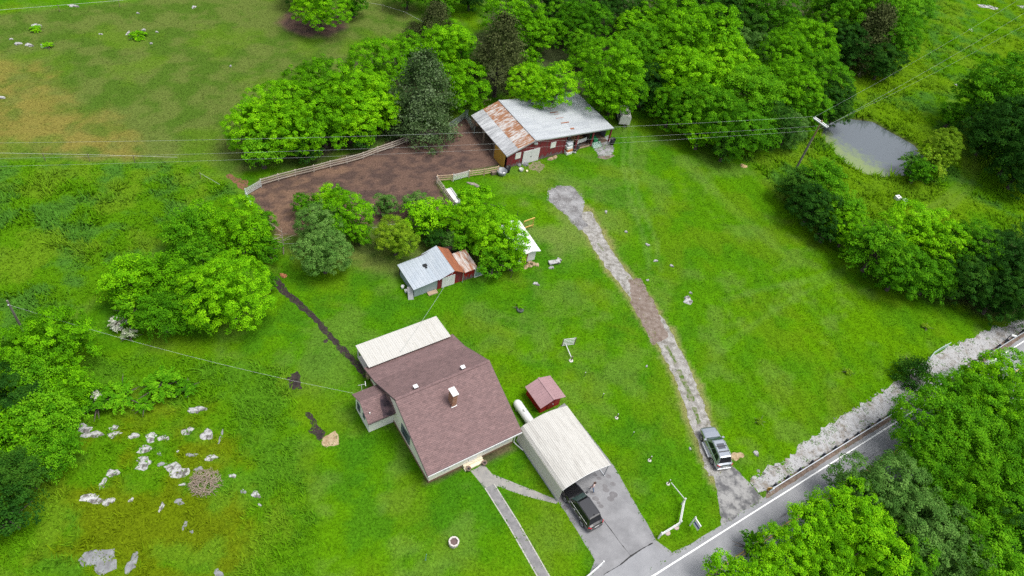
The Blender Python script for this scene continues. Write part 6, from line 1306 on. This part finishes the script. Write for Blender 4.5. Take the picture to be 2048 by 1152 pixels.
TREES = [
 # far edge above the pasture
 (640, 10, 50, 'M', 'lone bright shade tree ringed by bare soil at the top edge'), (706, 8, 24, 'B', 'small tree right of the lone shade tree at the top edge'), (598, -20, 30, 'D', 'dark tree behind the lone shade tree'),
 (815, -16, 34, 'B', 'leftmost tree of the row along the top edge'), (880, -14, 38, 'B', 'middle tree of the row along the top edge'), (940, -14, 34, 'D', 'dark tree ending the row along the top edge'),
 # big leafy clump by the paddock
 (505, 255, 48, 'M', 'bright tree at the far left end of the paddock clump'), (560, 228, 58, 'M', 'bright rounded tree, upper left of the paddock clump'), (590, 272, 50, 'M', 'bright tree hanging over the paddock fence, left part'), (640, 190, 62, 'M', 'broad bright tree at the top of the paddock clump'), (648, 248, 54, 'M', 'bright tree in the heart of the paddock clump'),
 (712, 205, 60, 'M', 'bright tree left of the dark cedar, upper part of clump'), (700, 242, 50, 'M', 'bright tree over the middle of the paddock fence'), (762, 222, 46, 'M', 'bright tree touching the grey-green cedar'), (752, 140, 54, 'M', 'bright tree on the upper right shoulder of the paddock clump'), (525, 305, 34, 'B', 'darker low tree at the paddock gate corner'), (612, 300, 26, 'D', 'dark understorey bush behind the paddock fence'), (722, 275, 24, 'D', 'dark understorey bush under the leaning clump'),
 (820, 115, 40, 'M', 'bright tree between the pasture and the grey-green cedar'), (885, 108, 48, 'M', 'bright tree behind the grey-green cedar'), (925, 178, 46, 'M', 'bright tree between the two big cedars'), (910, 85, 36, 'M', 'bright tree top just below the pointed cedar'), (940, 130, 34, 'B', 'mid green tree left of the tall dark cedar'),
 # behind the barn
 (1028, 42, 56, 'M', 'bright tree behind the tall dark cedar'), (1075, 75, 40, 'M', 'bright tree right of the tall dark cedar'), (1058, 128, 24, 'M', 'small bright tree beside the tall dark cedar trunk'), (1058, 176, 38, 'M', 'bright low tree draped on the barn ridge', None, 5.0), (1108, 176, 44, 'M', 'bright spreading tree over the back of the barn roof', None, 5.6),
 (1125, 50, 34, 'B', 'narrow vine-covered tree in the gap of the wood'), (1168, 50, 46, 'B', 'tall mid green tree in front of the dark gap'), (1165, 105, 34, 'B', 'mid green tree just below the tall one by the dark gap'), (1195, 8, 40, 'D', 'dark tree at the top edge behind the tall mid green one'), (1105, 0, 40, 'D', 'dark tree at the top edge above the barn'), (1245, 30, 42, 'D', 'dark vine-hung tree near the bare white branch'),
 (1215, 158, 66, 'M', 'large bright tree over the right end of the barn', None, 6.4), (1225, 195, 40, 'M', 'bright tree hanging above the stock trailer'), (1270, 65, 40, 'M', 'yellowish bright tree top above the barn end'), (1285, 120, 56, 'B', 'mid green tree right of the large barn tree'), (1290, 175, 42, 'D', 'dark tree in the gap right of the barn'), (1310, 40, 46, 'M', 'bright tree top in the middle of the wood'),
 # big wood on the right
 (1340, 110, 54, 'M', 'bright tree on the left flank of the great maple'), (1395, 95, 74, 'M', 'great bright maple, the largest crown in the wood'), (1370, 170, 62, 'M', 'bright tree below the great maple'), (1345, 215, 44, 'B', 'mid green tree at the lawn edge of the wood, leftmost'), (1440, 150, 62, 'M', 'bright tree right of the great maple'), (1410, 230, 56, 'B', 'mid green tree at the lawn edge under the great maple'), (1490, 190, 66, 'B', 'broad mid green tree in the centre of the wood', 'SL'), (1465, 262, 52, 'B', 'mid green tree at the lawn edge crossed by the power lines'), (1510, 255, 48, 'B', 'mid green tree at the lower tip of the wood', 'SM'), (1400, 272, 28, 'M', 'small bright tree at the lower edge of the wood'), (1450, 300, 24, 'D', 'dark bush at the corner where wood meets hedge'),
 (1500, 110, 40, 'W', 'grey-green tree between the bright crowns of the wood'), (1555, 125, 50, 'M', 'bright tree in the right half of the wood'), (1610, 100, 50, 'M', 'bright tree at the right shoulder of the wood'), (1570, 185, 52, 'M', 'bright tree above the utility pole'), (1545, 250, 40, 'D', 'dark viny tree left of the utility pole'), (1640, 165, 48, 'B', 'mid green tree above the pond corner'), (1665, 200, 38, 'D', 'dark tree overhanging the pond'), (1610, 225, 36, 'B', 'mid green tree just behind the utility pole'), (1575, 262, 30, 'W', 'grey-green bush at the foot of the wood by the pole'),
 (1370, 12, 54, 'B', 'mid green tree at the top edge over the great maple'), (1440, 15, 58, 'D', 'dark tree at the top edge, centre of the wood'), (1520, 25, 62, 'B', 'broad mid green tree at the top edge of the wood'), (1490, 70, 44, 'D', 'dark hollow tree behind the great maple'), (1570, 70, 40, 'B', 'mid green tree below the top edge, right of centre'), (1640, 8, 40, 'B', 'mid green tree right of the path gap at the top edge'),
 (1690, 40, 52, 'B', 'mid green tree at the left of the top right grove'), (1745, 25, 60, 'B', 'broad tree crowning the top right grove'), (1800, 20, 44, 'B', 'mid green tree at the meadow side of the top right grove'), (1785, 85, 42, 'B', 'mid green tree hanging over the right meadow'), (1690, 95, 36, 'D', 'dark tree at the foot of the top right grove'), (1765, 128, 30, 'D', 'dark low tree at the tip of the top right grove'),
 # right edge
 (2025, 205, 72, 'B', 'large mid green tree at the right picture edge'), (1985, 265, 48, 'D', 'dark tree left of the large edge tree'), (2050, 285, 70, 'D', 'dark spreading tree at the right edge below the large one'), (1965, 205, 36, 'B', 'smaller tree at the meadow side of the large edge tree'), (2045, 340, 40, 'D', 'dark bush below the right edge trees'), (1905, 232, 22, 'B', 'small bush on the meadow left of the edge trees'),
 (1885, 300, 32, 'Y', 'yellow-green tree on the pond bank'), (1862, 322, 30, 'Y', 'yellow-green bush hanging over the pond', 'SS'), (1825, 325, 22, 'W', 'thin grey-green willow leaning over the water', 'SS'), (1835, 345, 22, 'B', 'low green bush at the near tip of the pond'),
 # hedge between the lawn and the meadow
 (1600, 372, 40, 'D', 'dark bush at the upper end of the hedge', 'SM'), (1640, 365, 46, 'B', 'feathery green tree below the utility pole', 'SM'), (1625, 415, 42, 'D', 'dark bush facing the lawn in the upper hedge'), (1680, 425, 44, 'B', 'mid green tree in the upper hedge', 'SM'), (1695, 465, 34, 'M', 'bright bush at the gap in the hedge'), (1655, 460, 28, 'D', 'dark low bush at the hedge gap'),
 (1755, 500, 54, 'B', 'feathery tree right of the hedge gap', 'SM'), (1815, 470, 50, 'M', 'bright tree on top of the lower hedge'), (1870, 490, 50, 'M', 'bright rounded tree in the middle of the lower hedge'), (1800, 545, 46, 'B', 'mid green tree facing the lawn in the lower hedge'), (1865, 555, 42, 'B', 'feathery tree at the foot of the lower hedge', 'SM'), (1930, 510, 52, 'B', 'mid green tree in the lower hedge toward the road'), (1930, 565, 42, 'D', 'dark tree shading the lawn near the road'), (1990, 535, 56, 'D', 'dark broad tree in the hedge near the right edge'), (2040, 520, 50, 'D', 'dark tree in the hedge at the right picture edge'), (1995, 595, 40, 'D', 'dark tree over the end of the gravel shoulder'), (2045, 590, 46, 'D', 'dark tree at the roadside right edge'),
 # trees over the road
 (2000, 765, 50, 'M', 'bright tree reaching over the far end of the guardrail'), (1950, 760, 34, 'M', 'bright bough tree leaning over the road edge line'), (1915, 815, 56, 'B', 'mid green tree at the road, right of the open lane'), (1960, 830, 56, 'M', 'bright tree behind the roadside front row'), (2030, 840, 60, 'B', 'mid green tree at the right edge below the guardrail end'), (1855, 870, 64, 'B', 'broad mid green tree over the road centre'), (1950, 905, 72, 'B', 'broad mid green tree in the middle of the roadside wood', 'SL'), (2035, 930, 66, 'B', 'mid green tree at the right edge of the roadside wood'), (1870, 950, 60, 'B', 'mid green tree below the broad road tree', 'SL'), (1985, 1000, 72, 'B', 'mid green tree low in the roadside wood'), (1930, 1040, 66, 'B', 'feathery tree low in the roadside wood', 'SL'), (2040, 1080, 66, 'D', 'dark tree in the bottom right corner'),
 (1710, 985, 52, 'W', 'grey-green tree at the lane, left of its pair'), (1785, 985, 60, 'W', 'grey-green tree at the lane, right of its pair'), (1840, 1060, 62, 'W', 'grey-green tree among the green ones by the lane'), (1890, 1120, 60, 'W', 'grey-green tree at the bottom edge'), (1970, 1130, 66, 'B', 'mid green tree at the bottom edge near the corner'), (1690, 1040, 60, 'M', 'bright tree at the front of the lane'), (1625, 1075, 60, 'M', 'bright tree over the yellow centre line'), (1730, 1100, 62, 'M', 'bright tree at the bottom, right of the centre line'), (1560, 1120, 48, 'M', 'bright tree hanging over the lane at the bottom edge'), (1650, 1140, 54, 'M', 'bright tree at the bottom edge below the lane'), (1505, 1088, 26, 'B', 'small wispy tree over the road centre line', 'SS'), (1455, 1150, 38, 'M', 'bright tree at the bottom edge in the open lane'), (1520, 1160, 40, 'M', 'bright tree cut by the bottom edge beside the lane'), (1790, 1140, 56, 'B', 'mid green tree at the bottom edge in the roadside wood'),
 # clump in the left middle
 (375, 465, 48, 'B', 'feathery tree at the top left of the yard clump', 'SM'), (415, 440, 34, 'M', 'bright tree at the very top of the yard clump'), (480, 465, 52, 'M', 'bright rounded tree below the paddock corner'), (405, 515, 44, 'B', 'feathery tree in the middle of the yard clump', 'SM'), (462, 590, 72, 'M', 'large bright tree leading to the soil trench'), (395, 610, 52, 'B', 'mid green tree left of the large trench tree', 'SM'), (330, 560, 52, 'M', 'bright feathery tree at mid left of the yard clump', 'SM'), (265, 560, 54, 'M', 'bright feathery tree at the left tip of the yard clump', 'SM'), (325, 630, 44, 'B', 'mid green tree at the lower left of the yard clump', 'SM'), (270, 615, 36, 'B', 'feathery bush low on the left of the yard clump', 'SS'), (530, 500, 28, 'B', 'thin green tree beside the bare sapling'), (540, 565, 16, 'B', 'small bush at the start of the soil trench'), (528, 445, 22, 'B', 'small green tree below the pipe panel'),
 # between paddock and tool shed
 (648, 510, 48, 'W', 'grey-green tree standing right of the trench'), (640, 455, 44, 'W', 'upper grey-green tree below the paddock'), (690, 435, 46, 'M', 'bright tree at the lower paddock edge'), (660, 400, 28, 'M', 'bright tree top poking into the paddock'), (610, 410, 24, 'B', 'small green tree left of the bright paddock-edge tree'), (720, 470, 22, 'B', 'small bush right of the grey-green pair'),
 (792, 478, 42, 'Y', 'yellow-green young tree left of the tool shed'), (772, 412, 22, 'W', 'grey-green bush in the paddock foot, left'), (832, 408, 24, 'W', 'grey-green bush in the paddock foot, right'), (845, 440, 36, 'M', 'bright bush behind the tool shed, left'), (890, 440, 36, 'M', 'bright bush behind the tool shed, middle'), (905, 485, 20, 'W', 'flowering grey-green shrub touching the tool shed roof'), (945, 405, 36, 'M', 'bright tree top beside the white tub'), (950, 455, 44, 'M', 'bright tree between tub and white shed'), (1000, 480, 50, 'M', 'bright tree leaning on the white shed roof'), (985, 522, 34, 'B', 'mid green tree at the lawn, right of the tool shed'), (935, 480, 30, 'B', 'mid green bush over the flaking shed roof'), (1025, 520, 26, 'M', 'bright bough tree in front of the white shed door'), (870, 478, 24, 'D', 'dark bush behind the tool shed ridge'),
 # left edge
 (125, 682, 54, 'M', 'bright rounded tree at the foot of the slim pole'), (45, 700, 42, 'M', 'bright tree at the left edge below the slim pole'), (70, 755, 52, 'B', 'mid green tree at the left edge wood, upper', 'SM'), (138, 772, 42, 'M', 'bright tree on the right flank of the left edge wood', 'SM'), (20, 800, 48, 'D', 'dark tree at the left edge, upper'), (85, 840, 56, 'B', 'mid green tree in the middle of the left edge wood', 'SM'), (5, 885, 42, 'M', 'bright tree cut by the left edge beside the outcrops'), (100, 905, 44, 'B', 'feathery bush next to the outcrop row', 'SM'), (40, 950, 46, 'D', 'dark tree at the left edge, lower', 'SM'), (10, 1030, 40, 'D', 'dark bush low on the left edge'), (238, 790, 32, 'B', 'tangled bush beside the white blossom in the weedy corner', 'SS', None, .5), (320, 765, 34, 'B', 'tangled bush beside the pale double boulder', 'SS', None, .5), (188, 805, 28, 'B', 'tangled bush at the end of the outcrop row', 'SS', None, .5), (370, 775, 20, 'B', 'low bramble right of the tangled bushes', 'SS', None, .45), (285, 808, 18, 'B', 'low bramble above the outcrops', 'SS', None, .45),
]
for T_ in TREES: tree(*T_)
tree(872, 62, 38, 'C', 'pointed dark cedar standing at the pasture edge', 'C', 4.0, 1.0)
tree(832, 72, 20, 'C', 'small dark cedar left of the pointed one', 'CS')
tree(905, 75, 18, 'G', 'small silvery cedar right of the pointed one', 'CS')
tree(845, 190, 62, 'G', 'big grey-green cedar between the paddock clump and the barn', 'C', 5.6, .88)
tree(845, 232, 52, 'G', 'shorter grey-green cedar in front of the big one', 'C', 3.6, .72)
tree(998, 125, 56, 'C', 'tall dark cedar behind the barn ridge', 'C', 6.0, 1.05)
tree(1735, 85, 46, 'C', 'brown dark cedar in the top right grove', 'C', 4.2, 1.0)
tree(1670, 225, 26, 'D', 'dark bush at the shaded pond corner')
tree(1825, 745, 23, 'D', 'round dark green bush on the gravel shoulder', 'CS', 1.1, 1.0)
tree(236, 645, 15, 'F', 'white blossoming shrub at the lower left of the yard clump', 'SS', .9); tree(258, 668, 13, 'F', 'smaller white blossoming shrub under the yard clump', 'SS', .7)
tree(192, 790, 9, 'F', 'white blossom spray among the tangled bushes', 'SS', 1.4)
for k, (x, y, r_, l) in enumerate([(1040, 612, 8, 'leafy sprig growing in the tyre planter'), (1520, 842, 7, 'lone weed sprout on the lawn below the right field'), (1697, 742, 7, 'lone weed sprout on the lawn near the roadside bush'), (1852, 652, 7, 'lone weed sprout on the lawn near the hedge shade'), (72, 57, 10, 'weed patch beside the pale upper pasture rock'), (275, 70, 15, 'weed strip between two white stones in mid pasture'), (95, 90, 9, 'weed patch behind the largest pasture rock'), (1000, 415, 12, 'thin shrub beside the dark leaning post')]):
    tree(x, y, r_, 'Y' if 'sprout' in l else 'M', l, 'SS', .3, .4)
def bare_tree(label, x, y, h, seed, m):
    rr = random.Random(seed); t = thing('bare_tree', label, 'tree', G(x, y)); mb = MB(); mb.tube([(0, 0, 0), (.1, .05, h * .5), (.05, .15, h)], [.09, .06, .02], 6)
    for k in range(11):
        z = h * rr.uniform(.35, .95); a = rr.uniform(0, 6.28); L_ = h * rr.uniform(.18, .42); e = Vector((math.cos(a) * L_, math.sin(a) * L_, z + L_ * .7)); mb.tube([(.08, .05, z), Vector((.08, .05, z)).lerp(e, .5) + Vector((0, 0, .1)), e], [.035, .025, .01], 5, False)
    mb.build('branches', m, t)
M_DEAD = mat('bleached_branch', (.42, .34, .28), .9, 0, (.30, .25, .21), 4)
bare_tree('bare leafless sapling in the gap below the paddock', 567, 508, 4.2, 3, M_DEAD)
bare_tree('dead white snag at the tip of the top right grove', 1716, 152, 2.6, 4, M_DEAD)
bare_tree('dead white branch tree in the wood behind the barn', 1262, 60, 6.5, 5, mat('white_snag', (.55, .52, .48), .9))
print('trees', tree_i)
